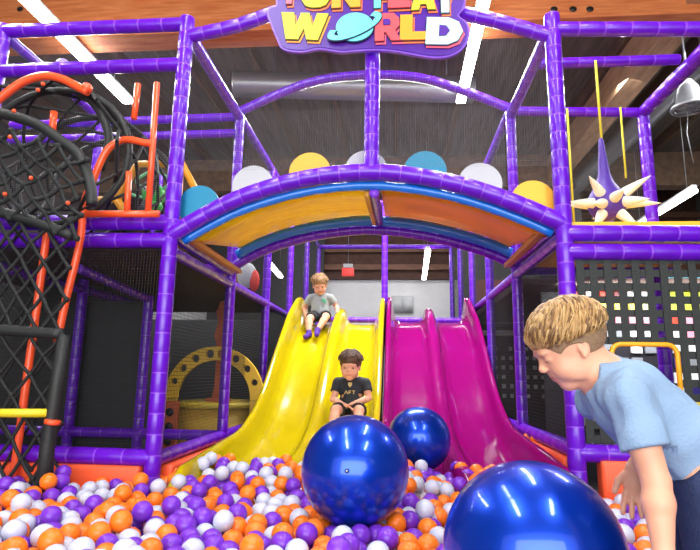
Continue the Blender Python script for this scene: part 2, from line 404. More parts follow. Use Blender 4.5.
bm = bmesh.new(); poly_extrude(bm, offset(bk, .011), SY-.004, SY+.018); obj('border', bm, mat('lilac_border', '#8450d8', .4), sg, False)
bm = bmesh.new(); poly_extrude(bm, bk, SY-.01, SY+.01); obj('backing', bm, mat('sign_purple', '#4d1496', .4), sg, False)
L = {  # unit boxes, y up; (outline, counters)
 'F': ([(0, 0), (.36, 0), (.36, .34), (.8, .34), (.8, .62), (.36, .62), (.36, .72), (.95, .72), (.95, 1), (0, 1)], []),
 'U': ([(0, 1), (0, .3), (.14, .08), (.35, 0), (.65, 0), (.86, .08), (1, .3), (1, 1), (.65, 1), (.65, .38), (.5, .28), (.35, .38), (.35, 1)], []),
 'N': ([(0, 0), (.32, 0), (.32, .45), (.66, 0), (1, 0), (1, 1), (.68, 1), (.68, .55), (.34, 1), (0, 1)], []),
 'P': ([(0, 0), (.38, 0), (.38, .3), (.7, .3), (.95, .42), (1, .66), (.92, .9), (.7, 1), (0, 1)], [[(.36, .56), (.58, .56), (.62, .66), (.58, .76), (.36, .76)]]),
 'L': ([(0, 0), (1, 0), (1, .32), (.4, .32), (.4, 1), (0, 1)], []),
 'A': ([(0, 0), (.32, 0), (.38, .18), (.62, .18), (.68, 0), (1, 0), (.7, 1), (.3, 1)], [[(.43, .4), (.57, .4), (.5, .64)]]),
 'Y': ([(.33, 0), (.67, 0), (.67, .38), (1, 1), (.64, 1), (.5, .66), (.36, 1), (0, 1), (.33, .38)], []),
 'W': ([(.16, 0), (.42, 0), (.52, .42), (.6, 0), (.84, 0), (1, 1), (.76, 1), (.69, .5), (.6, 1), (.42, 1), (.34, .5), (.27, 1), (0, 1)], []),
 'R': ([(0, 0), (.36, 0), (.36, .3), (.44, .3), (.66, 0), (1.05, 0), (.8, .36), (.98, .55), (.96, .82), (.74, 1), (0, 1)], [[(.34, .56), (.58, .56), (.62, .67), (.56, .77), (.34, .77)]]),
 'D': ([(0, 0), (.6, 0), (.88, .16), (1, .5), (.88, .84), (.6, 1), (0, 1)], [[(.36, .3), (.54, .32), (.64, .5), (.54, .68), (.36, .7)]]),
}
CY = mat('sign_cyan', '#6fdde0', .4); CYL = mat('sign_pale_cyan', '#bff0f4', .4); CRE = mat('sign_red', '#f2525c', .4); CYE = mat('sign_yellow', '#dcdc2c', .5)
COR = mat('sign_orange', '#fba22c', .4); CSH = mat('sign_shadow_orange', '#f47a4a', .4); CLN = mat('sign_outline', '#241448', .5); CPK = mat('sign_pink', '#f2607a', .4)
def letter(ch, x0, y0, x1, y1, m_, tilt=0, shade=CSH, dep=.0):
    """x0,y0 lower-left / x1,y1 upper-right in sign-plane measurements"""
    out, cnt = L[ch]; a = V(sp(x0, y0)); b = V(sp(x1, y1)); c = (a+b)/2
    def T(p, dx=0, dz=0):
        x = a.x+(b.x-a.x)*p[0]-c.x; z = a.y+(b.y-a.y)*p[1]-c.y
        return (c.x+x*math.cos(tilt)-z*math.sin(tilt)+dx, c.y+x*math.sin(tilt)+z*math.cos(tilt)+dz)
    bm = bmesh.new(); q = [T(p) for p in out]; q2 = [T(p, .008, -.012) for p in out]
    y = SY-.012-dep
    poly_extrude(bm, offset(q2, .004), y-.004, y, 1); poly_extrude(bm, offset(q, .0045), y-.008, y-.004, 2); poly_extrude(bm, q, y-.018, y-.008, 0)
    for k in cnt: poly_extrude(bm, offset([T(p) for p in k], .002), y-.02, y-.017, 2); poly_extrude(bm, [T(p) for p in k], y-.022, y-.018, 3)
    obj('letter', bm, [m_, shade, CLN, MATS['sign_purple']], sg, False)
letter('W', 279, 41, 327, 13, CYE, -.08, COR); letter('R', 374, 42, 399, 14, CRE, .0, CPK, .002); letter('L', 399, 41, 430, 15, COR, -.02, CSH); letter('D', 425, 46, 461, 18, CYL, -.06, CPK, .002)
letter('F', 286, 5, 302, -22, CPK); letter('U', 301, 9, 330, -20, CYE); letter('N', 331, 9, 360, -21, COR)
letter('P', 373, 9, 391, -21, CY); letter('L', 387, 9, 409, -19, CRE); letter('A', 410, 11, 434, -20, CYE); letter('Y', 432, 14, 455, -18, CYL)
pc = V(sp(354, 28)); bm = bmesh.new()
ell = lambda a, b, tl, n=40: [(pc.x+a*math.cos(t)*math.cos(tl)-b*math.sin(t)*math.sin(tl), pc.y+a*math.cos(t)*math.sin(tl)+b*math.sin(t)*math.cos(tl)) for t in (2*math.pi*k/n for k in range(n))]
poly_extrude(bm, ell(.117, .098, 0), SY-.022, SY-.012, 1); poly_extrude(bm, ell(.112, .093, 0), SY-.032, SY-.02, 0)
tl = .42
def band(a0, b0, a1, b1, y0, y1, mi, t0, t1, n=40):
    E1 = [(pc.x+a0*math.cos(t)*math.cos(tl)-b0*math.sin(t)*math.sin(tl), pc.y+a0*math.cos(t)*math.sin(tl)+b0*math.sin(t)*math.cos(tl)) for t in np.linspace(t0, t1, n)]
    E2 = [(pc.x+a1*math.cos(t)*math.cos(tl)-b1*math.sin(t)*math.sin(tl), pc.y+a1*math.cos(t)*math.sin(tl)+b1*math.sin(t)*math.cos(tl)) for t in np.linspace(t1, t0, n)]
    poly_extrude(bm, E1+E2, y0, y1, mi)
band(.178, .068, .125, .028, SY-.036, SY-.03, 1, 2.5, 6.9); band(.172, .063, .13, .033, SY-.042, SY-.035, 0, 2.53, 6.87)
o = obj('planet_letter', bm, [CY, CLN], sg, False); o['label'] = 'ringed turquoise planet standing in for the letter O'
reloc(sg, (-.14, SY, 3.0))

# ------------------------------------------------------------------ slides
def slide(name, label, m_, X0, X1, bed, wall, dz=0):
    """two-lane slide: cross-section swept along the bed profile"""
    ys = np.linspace(6.65, 2.78, 90)
    bY, bZ = [p[0] for p in bed][::-1], [p[1] for p in bed][::-1]; wY, wZ = [p[0] for p in wall][::-1], [p[1] for p in wall][::-1]
    def sm(Y, A, B):
        return float(np.mean([np.interp(Y+d, A, B) for d in (-.16, -.1, -.05, 0, .05, .1, .16)]))
    W = X1-X0; c = (X0+X1)/2
    # (x fraction, height factor 0 bed..1 wall top)
    half = [(0, .0, -.2), (-.0, .80, 0), (.004, .93, 0), (.016, 1.0, 0), (.034, 1.0, 0), (.05, .93, 0), (.06, .8, 0), (.075, .5, 0), (.095, .22, 0), (.125, .06, 0), (.165, 0, 0), (.25, -.02, 0), (.36, 0, 0), (.405, .05, 0), (.43, .2, 0), (.447, .42, 0), (.46, .52, 0), (.485, .58, 0)]
    sec = half+[(1-a, h, e) for a, h, e in half[::-1]]
    bm = bmesh.new(); rows = []
    for Y in ys:
        zb = sm(Y, bY, bZ)+dz; zt = sm(Y, wY, wZ)+dz; H = max(.05, zt-zb)
        if Y < 2.95: H *= .6+.4*(Y-2.78)/.17
        row = [bm.verts.new((X0+W*a, Y, zb+H*h+e)) for a, h, e in sec]
        rows.append(row)
    for i in range(len(rows)-1):
        for j in range(len(sec)-1): bm.faces.new((rows[i][j], rows[i][j+1], rows[i+1][j+1], rows[i+1][j]))
    bmesh.ops.solidify(bm, geom=bm.faces[:], thickness=-.012)
    bmesh.ops.recalc_face_normals(bm, faces=bm.faces[:])
    r = thing(name, label, 'slide')
    obj('slide_bed', bm, m_, r)
    # rounded crest closing each wall at the top
    zt = sm(6.6, wY, wZ)+dz; zb = sm(6.6, bY, bZ)+dz
    for x in (X0+W*.03, X1-W*.03):
        bm = bmesh.new(); box(bm, (x, 6.62, (zt+zb)/2), (W*.055, .06, zt-zb-.01), bevel=.012); obj('end_cap', bm, m_, r)
    reloc(r, (c, 6.6, zb)); return sm, bY, bZ
bed = [(6.8, 1.5), (6.45, 1.5), (6.2, 1.46), (5.7, 1.2), (5.1, .78), (4.7, .5), (4.4, .38), (4.0, .3), (3.4, .24), (2.7, .19)]
wY_ = [(6.8, 1.80), (6.23, 1.80), (5.72, 1.56), (5.118, 1.10), (4.676, .74), (4.55, .66), (4.08, .485), (3.36, .435), (2.9, .40), (2.7, .37)]
sm, bYs, bZs = slide('slide', 'wide yellow two-lane slide with two boys on it', YSL, -1.17, -.125, bed, wY_)
wM = [(6.8, 1.85), (6.5, 1.84), (5.78, 1.5), (5.2, 1.03), (4.78, .72), (4.34, .55), (3.77, .5), (3.29, .48), (2.93, .45), (2.7, .42)]
bedM = [(6.8, 1.53), (6.45, 1.53), (6.2, 1.48), (5.7, 1.22), (5.1, .8), (4.7, .53), (4.4, .41), (4.0, .33), (3.4, .27), (2.7, .22)]
slide('slide', 'glossy magenta two-lane slide on the right', MAG, -.11, .885, bedM, wM)
bm = bmesh.new(); box(bm, (-.2, 7.85, 1.44), (2.18, 2.35, .08)); 
tag(obj('slide_platform', bm, mat('deck_grey', '#56565c', .6), None, False), 'grey deck behind the top of both slides', 'platform')

# ------------------------------------------------------------------ nets
def net(label, o, u, v, cell=.015, th=.0004, m_=NETB, diamond=False, name='safety_net', cat='net', group='fine safety nets'):
    b = net_bm((0, 0, 0), u, v, cell, th, diamond, 3 if th < .003 else 6)
    x = obj(name, b, m_, None, False); x.location = o
    return tag(x, label, cat, group)
net('fine net filling the frame above the arch', (XL+.05, 3.02, 2.1), (XR-XL-.1, 0, 0), (0, 0, .85))
net('fine net between the upper left front rails', (XLL+.05, 3.02, 1.83), (1.14, 0, 0), (0, 0, 1.2))
net('fine net closing the upper right bay behind the spiky ball', (XR+.05, 4.22, 1.78), (.95, 0, 0), (0, 0, 1.2))
net('fine net along the upper rear of the arch bay', (XL+.05, 4.25, 2.12), (XR-XL-.1, 0, 0), (0, 0, 1.0))
net('dark net closing the lower left front bay', (XLL+.05, 3.02, .48), (1.14, 0, 0), (0, 0, 1.14), m_=NETD, th=.0013, cell=.018)
net('dark net on the side wall left of the yellow slide', (XL, 3.08, .48), (0, 3.5, 0), (0, 0, 1.08), m_=NETD, th=.0012, cell=.022)
net('dark net on the side wall right of the magenta slide', (XR, 3.08, .58), (0, 3.5, 0), (0, 0, 1.06), m_=NETD, th=.0012, cell=.022)
net('dark net above the side rail left of the slides', (XL, 4.25, 1.65), (0, 4.6, 0), (0, 0, 1.35), m_=NETD, th=.0011, cell=.026)
net('dark net above the side rail right of the slides', (XR, 4.25, 1.72), (0, 4.6, 0), (0, 0, 1.28), m_=NETD, th=.0011, cell=.026)

# ------------------------------------------------------------------ dark mats, decks, partitions inside the frame
BMAT = mat('black_mat', '#232427', .6, var=.15)
def slab(name, label, cat, c, s, m_, bevel=.01, group=None):
    bm = bmesh.new(); box(bm, (0, 0, 0), s, bevel=bevel); o = obj(name, bm, m_, None, False); o.location = c; return tag(o, label, cat, group)
slab('padded_wall', 'black padded wall behind the net climber at lower left', 'padded wall', (-2.32, 4.3, .82), (.5, .06, 1.3), BMAT)
slab('padded_wall', 'black padded partition far left behind the net climber', 'padded wall', (-3.2, 4.6, .9), (1.2, .06, 1.6), BMAT)
slab('deck', 'dark upper deck of the left bay', 'deck', (-2.4, 4.85, 1.66), (1.95, 3.4, .06), mat('deck_brown', '#4b3a33', .7))
slab('deck', 'yellow edged upper deck of the right bay under the spiky ball', 'deck', (1.53, 3.6, 1.745), (1.1, 1.16, .035), YEL)
slab('deck', 'dark deck further back on the right side', 'deck', (1.9, 6.0, 1.66), (1.8, 3.2, .06), MATS['deck_brown'])
slab('padded_wall', 'black padded partition behind the lower left play table', 'padded wall', (-2.9, 7.2, .85), (2.9, .06, 1.5), BMAT)
slab('padded_wall', 'black padded partition behind the right side posts', 'padded wall', (2.0, 7.4, .85), (1.9, .06, 1.5), BMAT)
slab('padded_wall', 'dark red brown padded board above the black right partition', 'padded wall', (2.0, 7.3, 1.95), (1.9, .06, .45), mat('redbrown', '#6b352a', .7))
slab('padded_wall', 'tall dark partition left of the slide platform', 'padded wall', (-2.9, 11.7, 2.0), (2.6, .06, 4.0), mat('charcoal', '#38383a', .7, var=.1))
slab('padded_wall', 'tall dark partition right of the slide platform', 'padded wall', (2.0, 8.6, 2.6), (1.9, .06, 2.4), MATS['charcoal'])
slab('light_strip', 'bright white strip on the far right partition behind the posts', 'strip', atY(497, 333, 7.33), (.5, .03, .07), mat('strip_white', '#f2f2f2', .4))
# dotted lattice far right (white squares in a dark board)
bt = thing('dotted_board', 'black board with rows of small pale squares far behind the magenta slide', 'board')
bm = bmesh.new(); c = atY(500, 372, 7.25); box(bm, (c.x+.15, 7.3, c.z), (1.0, .03, .8)); obj('board', bm, BMAT, bt, False)
bm = bmesh.new()
for i in range(9):
    for j in range(6):
        if (i+j*2) % 7 == 3: continue
        box(bm, (c.x-.25+i*.1, 7.28, c.z+.3-j*.12), (.045, .02, .05))
obj('pale_squares', bm, mat('pale_squares', '#c7ccd0', .5), bt, False); reloc(bt, (c.x+.15, 7.3, c.z-.4))

# foam bumpers
def bumper(label, c, s, rz=0):
    bm = bmesh.new(); box(bm, (0, 0, 0), s, bevel=.02); o = obj('foam_bumper', bm, ORFOAM); o.location = c; o.rotation_euler.z = rz
    return tag(o, label, 'foam bumper', 'orange foam bumpers')
bumper('orange foam bumper along the lower left front rail', (-1.89, 2.99, .29), (1.02, .09, .2))
bumper('orange foam bumper beyond the black net climber, far left', (-3.0, 2.99, .29), (.78, .09, .2))
bumper('orange foam bumper right of the front right post', (1.55, 2.99, .36), (1.03, .09, .26))
bumper('orange foam bumper beside the left edge of the yellow slide', (XL+.03, 3.7, .28), (.09, 1.2, .2))
bumper('orange foam bumper beside the right edge of the magenta slide', (XR-.02, 3.62, .38), (.06, 1.1, .22))

# ------------------------------------------------------------------ webbing lattice, right bay
wb = thing('strap_lattice', 'dark grey woven strap panel with square holes on the right front', 'climbing panel')
GS = mat('grey_strap', '#262b2a', .65, bump=.3, bscale=80)
bm = bmesh.new(); pit = .073; sw = .0405; x0, x1, z0, z1 = .985, 2.08, .57, 1.55
wx0, wx1, wz1 = 1.135, 1.466, 1.08
i = 0; x = x0+.018
while x < x1:
    top, bot = z1, z0
    segs = [(z0, z1)]
    if wx0 < x < wx1: segs = [(wz1, z1)]
    for a, b in segs: box(bm, (x, 3.0+(.003 if i % 2 else -.003), (a+b)/2), (sw, .004, b-a))
    x += pit; i += 1
z = z1-.012; j = 0
while z > z0:
    if z < wz1:
        box(bm, ((x0+wx0)/2, 3.006, z), (wx0-x0, .004, sw)); box(bm, ((x1+wx1)/2, 3.006, z), (x1-wx1, .004, sw))
    else: box(bm, ((x0+x1)/2, 3.006, z), (x1-x0, .004, sw))
    z -= pit; j += 1
obj('straps', bm, GS, wb, False)
bm = bmesh.new()
wf = [(wx0, .62), (wx0, 1.02)]+[(wx0+.05-.05*math.cos(t), 1.03+.05*math.sin(t)) for t in np.linspace(.2, 1.5, 5)]+[(wx1-.05+.05*math.sin(t), 1.03+.05*math.cos(t)) for t in np.linspace(.1, 1.4, 5)]+[(wx1, 1.02), (wx1, .62)]
tube(bm, [(a, 2.985, b) for a, b in wf], .013, 10); tube(bm, [(wx0, 2.985, .62), (wx1, 2.985, .62)], .013, 10)
o = obj('opening_frame', bm, mat('amber_tube', '#ffb020', .4), wb); o['label'] = 'rounded yellow-orange tube frame of the opening'; reloc(wb, (1.5, 3, .57))
# tile board invented to stand in for the coloured things behind the lattice
sh = thing('tile_board', 'stand-in board of coloured tiles for the bright things seen through the strap panel holes', 'board')
bm = bmesh.new(); box(bm, (2.0, 4.78, 1.06), (1.5, .04, 1.44), bevel=.01); obj('board', bm, mat('board_dark', '#1c1a24', .6), sh, False)
RO = [(278, 'k k k k p p k t t t t'), (293, 'r w r d w w n g g g t'), (307, 'i p y y y v n g g g g'), (321, 'i p s i i i n r i w g'), (335, 'k p s s w w n w i w i'), (348, 'k k s k w s p w w w w'), (363, 'w k k s s k p n s w k'), (378, 'w s w k w w k w w y w'), (392, 'k w s t w k t w n w y'), (406, 't s w w k s w w y w k'), (420, 's w k t w w s k w y w')]
HX = dict(k='#2a2238', p='#3a1a80', t='#7ad0e0', r='#f04028', w='#f2f2f4', d='#6a1a20', n='#241a70', g='#c8e040', y='#f4dc50', i='#f49ab0', s='#8d9298', v='#d8e08a')
NMS = dict(k='dark', p='violet', t='turquoise', r='red', w='white', d='maroon', n='navy', g='lime', y='yellow', i='pink', s='grey', v='pale green')
for yy, rw in RO:
    for q_, ch_ in enumerate(rw.split()):
        if ch_ == 'k' : continue
        c = atY(576+14*q_+(yy-278)*.06, yy, 4.75); bm = bmesh.new(); box(bm, c, (.088, .03, .088), bevel=.006)
        o = obj('tile', bm, mat('tile_'+NMS[ch_].replace(' ', '_'), HX[ch_], .45), sh, False); o['label'] = NMS[ch_]+' tile'
for x in (1.4, 2.6):
    bm = bmesh.new(); box(bm, (x, 4.8, .17), (.06, .04, .34)); obj('leg', bm, MATS['board_dark'], sh, False)
reloc(sh, (2.0, 4.78, 0))

# ------------------------------------------------------------------ spiky hanging ball
sk = thing('spiky_punch_ball', 'purple hanging punch ball with cream spikes above the right deck', 'hanging toy')
c = V((1.372, 3.5, 2.02)); SPU = mat('spiky_purple', '#4c2a94', .5); CRM = mat('cream_spike', '#ece4cf', .45)
bm = bmesh.new(); prof = [(-.118, .0), (-.112, .04), (-.09, .078), (-.05, .108), (0, .12), (.045, .112), (.09, .085), (.14, .055), (.2, .038), (.28, .03), (.36, .022), (.44, .016), (.46, 0.003)]
tube(bm, [c+V((-.01*i/8, 0, z)) for i, (z, r_) in enumerate(prof)], [max(r_, .003) for z, r_ in prof], 28); obj('body', bm, SPU, sk)
for (dx, dz, dy, ln) in ((0, .02, -1, .11), (-.62, .40, -.7, .15), (.8, .5, -.45, .15), (-.97, -.08, -.35, .17), (1, .0, .0, .19), (-.6, -.25, -.8, .14), (.62, -.12, -.7, .12), (-.55, -.78, -.5, .13), (.5, -.78, -.5, .13), (-.7, .2, .8, .13), (.7, .2, .8, .13), (0, -.1, 1, .13)):
    d = V((dx, dy, dz)).normalized(); bm = bmesh.new(); b0 = c+d*.085
    tube(bm, [b0, b0+d*.03, b0+d*.06, b0+d*(.06+ln*.5), b0+d*(.06+ln*.9), b0+d*(.06+ln)], [.031, .034, .031, .019, .005, .001], 14); obj('spike', bm, CRM, sk)
bm = bmesh.new(); tube(bm, [c+V((-.01, 0, .44)), (1.36, 3.5, 3.04)], .009, 8); obj('rope', bm, mat('yellow_rope', '#d8c83a', .7), sk); reloc(sk, c)
for k, (x, y0, y1) in enumerate(((562, 205, 150), (626, 178, 120), (574, 222, 170))):
    a = atY(x, y0, 4.1); b = atY(x, y1, 4.1); bm = bmesh.new(); tube(bm, [a, (a.x, a.y, 3.0)], .008, 6)
    tag(obj('hanging_rope', bm, mat('yellow_rope', '#d8c83a', .7)), ['thin yellow rope hanging just left of the spiky ball', 'thin yellow rope hanging behind the right of the spiky ball', 'thin yellow rope hanging behind the left spikes'][k], 'rope', 'yellow hanging ropes')

# ------------------------------------------------------------------ upper left: orange guard, hexagon frame, green creature
og = thing('orange_guard_rail', 'orange bent tube guard rail of the upper left deck entrance', 'guard rail')
YG = 2.88
def w(x, y, Y=YG): return atY(x, y, Y)
bm = bmesh.new(); tube(bm, spline([w(57, 343), w(66, 300), w(76, 260), w(81, 236), w(84, 205), w(93, 180), w(106, 152), (w(120, 141)), w(132, 140), w(145, 143), w(152, 143)], 5), .021, 12); obj('curved_tube', bm, ORG, og)
for (xa, ya, xb, yb) in ((157, 83, 148, 214), (138, 84, 134, 119), (129, 172, 127, 214)):
    bm = bmesh.new(); tube(bm, [w(xa, ya), w(xb, yb)], .018, 12); obj('upright', bm, ORG, og)
bm = bmesh.new(); tube(bm, [w(86, 214), w(159, 214)], .021, 12); obj('foot_bar', bm, ORG, og); reloc(og, w(120, 214))
hx = thing('hexagon_frame', 'amber hexagonal tube frame on the upper left deck', 'climbing frame')
AM = mat('amber_frame', '#f0a012', .4)
bm = bmesh.new(); Yh = 3.7
h = [(100, 201), (118, 200), (136, 164), (180, 164), (196, 192)]; h = [(99, 200), (117, 200), (138, 164), (182, 164), (200, 198), (182, 214)]
tube(bm, [atY(x, y, Yh) for x, y in h], .03, 8); tube(bm, [atY(117, 200, Yh), atY(127, 216, Yh)], .03, 8); obj('tubes', bm, AM, hx)
bm = bmesh.new(); tube(bm, [atY(182, 164, Yh), (atY(182, 164, Yh).x, Yh, 1.7)], .02, 8); tube(bm, [atY(127, 216, Yh), (atY(127, 216, Yh).x, Yh, 1.7)], .02, 8); obj('leg', bm, AM, hx); reloc(hx, (atY(150, 216, Yh).x, Yh, 1.7))
gc = thing('green_octopus_toy', 'round green creature with pale tentacle arms inside the hexagon frame', 'toy')
GR = mat('green_toy', '#2fb84c', .4); GRL = mat('pale_green', '#7fd0a0', .4); c = atY(154, 195, Yh)
bm = bmesh.new(); ball(bm, c, .085, 20, 14); ball(bm, c+V((0, 0, -.09)), .07, 16, 12, scale=(1, 1, .8)); obj('body', bm, GR, gc)
for sx in (-1, 1):
    for q in (0, 1):
        bm = bmesh.new(); tube(bm, spline([c+V((sx*.06, -.02*q, .03)), c+V((sx*(.13-.04*q), -.03, .1+.02*q)), c+V((sx*.03, -.04, .17+.02*q))] if q == 0 else [c+V((sx*.07, -.04, -.03)), c+V((sx*.14, -.05, -.01)), c+V((sx*.17, -.06, .07))], 5), .011, 8); obj('arm', bm, GRL, gc)
for sx in (-1, 1):
    bm = bmesh.new(); ball(bm, c+V((sx*.03, -.075, .02)), .018, 10, 8); ball(bm, c+V((sx*.03, -.09, .02)), .008, 8, 6, mi=1); obj('eye', bm, [WHT, DARKLINE], gc)
reloc(gc, c+V((0, 0, -.15)))

# ------------------------------------------------------------------ lower left play table with arch
pt = thing('play_table', 'round pale yellow play table behind the net left of the slide', 'play table')
TY = mat('dull_yellow', '#cfa83a', .5, var=.06); c = V((-1.72, 5.32, .0))
bm = bmesh.new(); tube(bm, [c+V((0, 0, 0)), c+V((0, 0, .02)), c+V((0, 0, .56)), c+V((0, 0, .57))], [.44, .46, .46, .3], 40); obj('drum', bm, TY, pt)
bm = bmesh.new(); tube(bm, [c+V((0, 0, .57)), c+V((0, 0, .58)), c+V((0, 0, .61)), c+V((0, 0, .62))], [.47, .485, .485, .47], 40); obj('table_top', bm, mat('table_yellow', '#dcc03c', .4), pt)
reloc(pt, c)
ar = thing('holed_arch', 'yellow arch with a row of round holes standing over the play table', 'arch panel')
bm = bmesh.new(); cx, cz, R0, R1 = -1.60, .665, .33, .45; n = 48
# arch band with cylinder holes cut (holes built as real openings by polygon bridging)
holes = [math.radians(a) for a in (22, 42, 62, 82, 98, 118, 138, 158)]
def band_arch(bm, y0, y1):
    N = 300; NR = 22; rs = np.linspace(R0, R1, NR)
    def P(i, j, y): t = math.pi*i/N; return (cx+rs[j]*math.cos(t), y, cz+rs[j]*math.sin(t)*1.02)
    def inside(i, j):
        t = math.pi*(i+.5)/N; r_ = (rs[j]+rs[j+1])/2; x, z = r_*math.cos(t), r_*math.sin(t)
        return any((x-.39*math.cos(h))**2+(z-.39*math.sin(h))**2 < (.042-.014*abs(math.cos(h)))**2 for h in holes)
    g = [[[bm.verts.new(P(i, j, y)) for j in range(NR)] for i in range(N+1)] for y in (y0, y1)]
    keep = [[not inside(i, j) for j in range(NR-1)] for i in range(N)]
    for i in range(N):
        for j in range(NR-1):
            if not keep[i][j]: continue
            a = g[0]; bm.faces.new((a[i][j], a[i+1][j], a[i+1][j+1], a[i][j+1])); a = g[1]; bm.faces.new((a[i][j+1], a[i+1][j+1], a[i+1][j], a[i][j]))
            for di, dj, e in ((-1, 0, ((i, j), (i, j+1))), (1, 0, ((i+1, j+1), (i+1, j))), (0, -1, ((i+1, j), (i, j))), (0, 1, ((i, j+1), (i+1, j+1)))):
                ii, jj = i+di, j+dj
                if not (0 <= ii < N and 0 <= jj < NR-1) or not keep[ii][jj]:
                    (p, q), (s, t_) = e; bm.faces.new((g[0][p][q], g[0][s][t_], g[1][s][t_], g[1][p][q]))
    bmesh.ops.delete(bm, geom=[v for v in bm.verts if not v.link_faces], context='VERTS')
band_arch(bm, 4.74, 4.78); obj('arch_board', bm, mat('arch_yellow', '#e0b832', .5), ar, False)
for x in (cx-.385, cx+.385):
    bm = bmesh.new(); box(bm, (x, 4.76, .33), (.11, .035, .66)); obj('support', bm, TY, ar, False)
reloc(ar, (cx, 4.76, 0))
cp = thing('climbing_post', 'orange brown shaped post rising from the middle of the play table', 'post')
OB = mat('rust_orange', '#b5562c', .55, var=.1)
bm = bmesh.new()
pp = [(-.05, .0), (.06, 0), (.05, .1), (.03, .14), (.03, .5), (.06, .56), (.07, .66), (.035, .72), (.07, .82), (.03, .95), (-.02, .95), (-.05, .85), (-.03, .74), (-.055, .62), (-.03, .52), (-.03, .14)]
poly_extrude(bm, [(x*1.2-1.68, z*1.0+.63) for x, z in pp], 5.1, 5.16); obj('board', bm, OB, cp, False); 
bm = bmesh.new(); box(bm, (-1.68, 5.13, .64), (.2, .14, .03)); obj('foot_plate', bm, OB, cp, False); reloc(cp, (-1.68, 5.13, .62))
dp = thing('holed_post', 'rust orange board with three round holes at the left of the play table', 'panel')
bm = bmesh.new(); c = atY(170, 424, 4.6); box(bm, (c.x, 4.6, c.z-.02), (.13, .05, .42), bevel=.006); obj('board', bm, OB, dp, False)
for k in range(3):
    bm = bmesh.new(); q = V((c.x, 4.57, c.z+.1-.12*k)); tube(bm, [q, q+V((0, .01, 0))], .035, 20); obj('hole_disc', bm, BMAT, dp)  # black discs on the solid board paint the dark inside its holes
bm = bmesh.new(); tube(bm, [(c.x, 4.6, 0), (c.x, 4.6, c.z-.2)], .02, 10); obj('leg', bm, OB, dp); reloc(dp, (c.x, 4.6, 0))
# oval padded figure hanging high behind left posts
mt = thing('hanging_oval_toy', 'brown, grey and red oval padded toy hanging above the left side rail', 'hanging toy')
c = atY(246, 276, 5.7)
bm = bmesh.new(); ball(bm, c+V((-.1, .04, .02)), .16, 20, 14, scale=(1, .4, 1.05)); obj('brown_pad', bm, mat('toy_brown', '#9a6b34', .6), mt)
bm = bmesh.new(); ball(bm, c+V((.02, -.04, 0)), .12, 20, 14, scale=(.9, .4, 1.2)); obj('grey_pad', bm, mat('toy_grey', '#a9aeb2', .6), mt)
bm = bmesh.new(); ball(bm, c+V((.11, -.05, -.06)), .08, 16, 12, scale=(.7, .5, 1.5)); obj('red_pad', bm, mat('toy_red', '#c93a30', .6), mt)
bm = bmesh.new(); tube(bm, [c+V((0, 0, .13)), (c.x, c.y, 3.0)], .006, 6); obj('cord', bm, BLK, mt); reloc(mt, c)
bm = bmesh.new(); ball(bm, (0, 0, 0), .05, 18, 12); o = obj('lilac_knob', bm, mat('lilac', '#b49be0', .4)); o.location = atY(63, 66, 3.2); tag(o, 'small lilac ball stuck in the net high above the climber', 'ball')

# ------------------------------------------------------------------ rope climber, far left
cb = thing('rope_climber', 'black rope net climber with orange bent tube frame at the far left', 'net climber')
YC = 2.68
q = lambda x, y, Y=YC: atY(x, y, Y)
bm = bmesh.new(); tube(bm, spline([q(-40, 150), q(-18, 115), q(3, 96), q(25, 81), q(45, 76), q(62, 79), q(76, 86), q(88, 92)], 5), .024, 12); obj('top_tube', bm, ORG, cb)
bm = bmesh.new(); ball(bm, q(87, 88), .03, 14, 10); obj('tube_end', bm, ORG, cb)
bm = bmesh.new(); tube(bm, [q(64, 335), q(56, 390), q(47, 450), q(40, 520)], [.028, .034, .036, .038], 14); tube(bm, [q(58, 420), q(50, 440), q(46, 495)], [.015, .022, .034], 8); obj('black_leg', bm, BLKF, cb)
bm = bmesh.new(); tube(bm, [q(53, 420, 2.64), q(52, 424, 2.64)], .038, 12); obj('orange_band', bm, ORG, cb)
bm = bmesh.new(); tube(bm, spline([q(48, 226, 2.9), q(46, 240, 2.9), q(38, 300, 2.9), q(28, 370, 2.9), q(20, 430, 2.9), q(13, 480, 2.9)], 3), .022, 10); obj('inner_pole', bm, ORG, cb); bm = bmesh.new(); tube(bm, [q(54, 112, 2.9), q(52, 134, 2.9)], .022, 10); obj('inner_pole', bm, ORG, cb)
bm = bmesh.new(); tube(bm, [q(-40, 413, 2.66), q(48, 413, 2.66)], .022, 10); obj('yellow_step', bm, mat('step_yellow', '#e8d422', .4, bump=.4), cb)
for k, (pa) in enumerate(([(-30, 108), (0, 113), (36, 124), (60, 140), (80, 157), (90, 185), (92, 205)], [(-30, 203), (0, 212), (36, 222), (73, 236)], [(-30, 329), (0, 330), (32, 332), (62, 334)], [(20, 84), (55, 84), (82, 94), (100, 112), (109, 140), (100, 170)])):
    bm = bmesh.new(); tube(bm, spline([q(x, y, YC+(.0 if k < 3 else .25)) for x, y in pa], 5), .03 if k < 3 else .026, 10); obj('black_ring', bm, BLKF, cb)
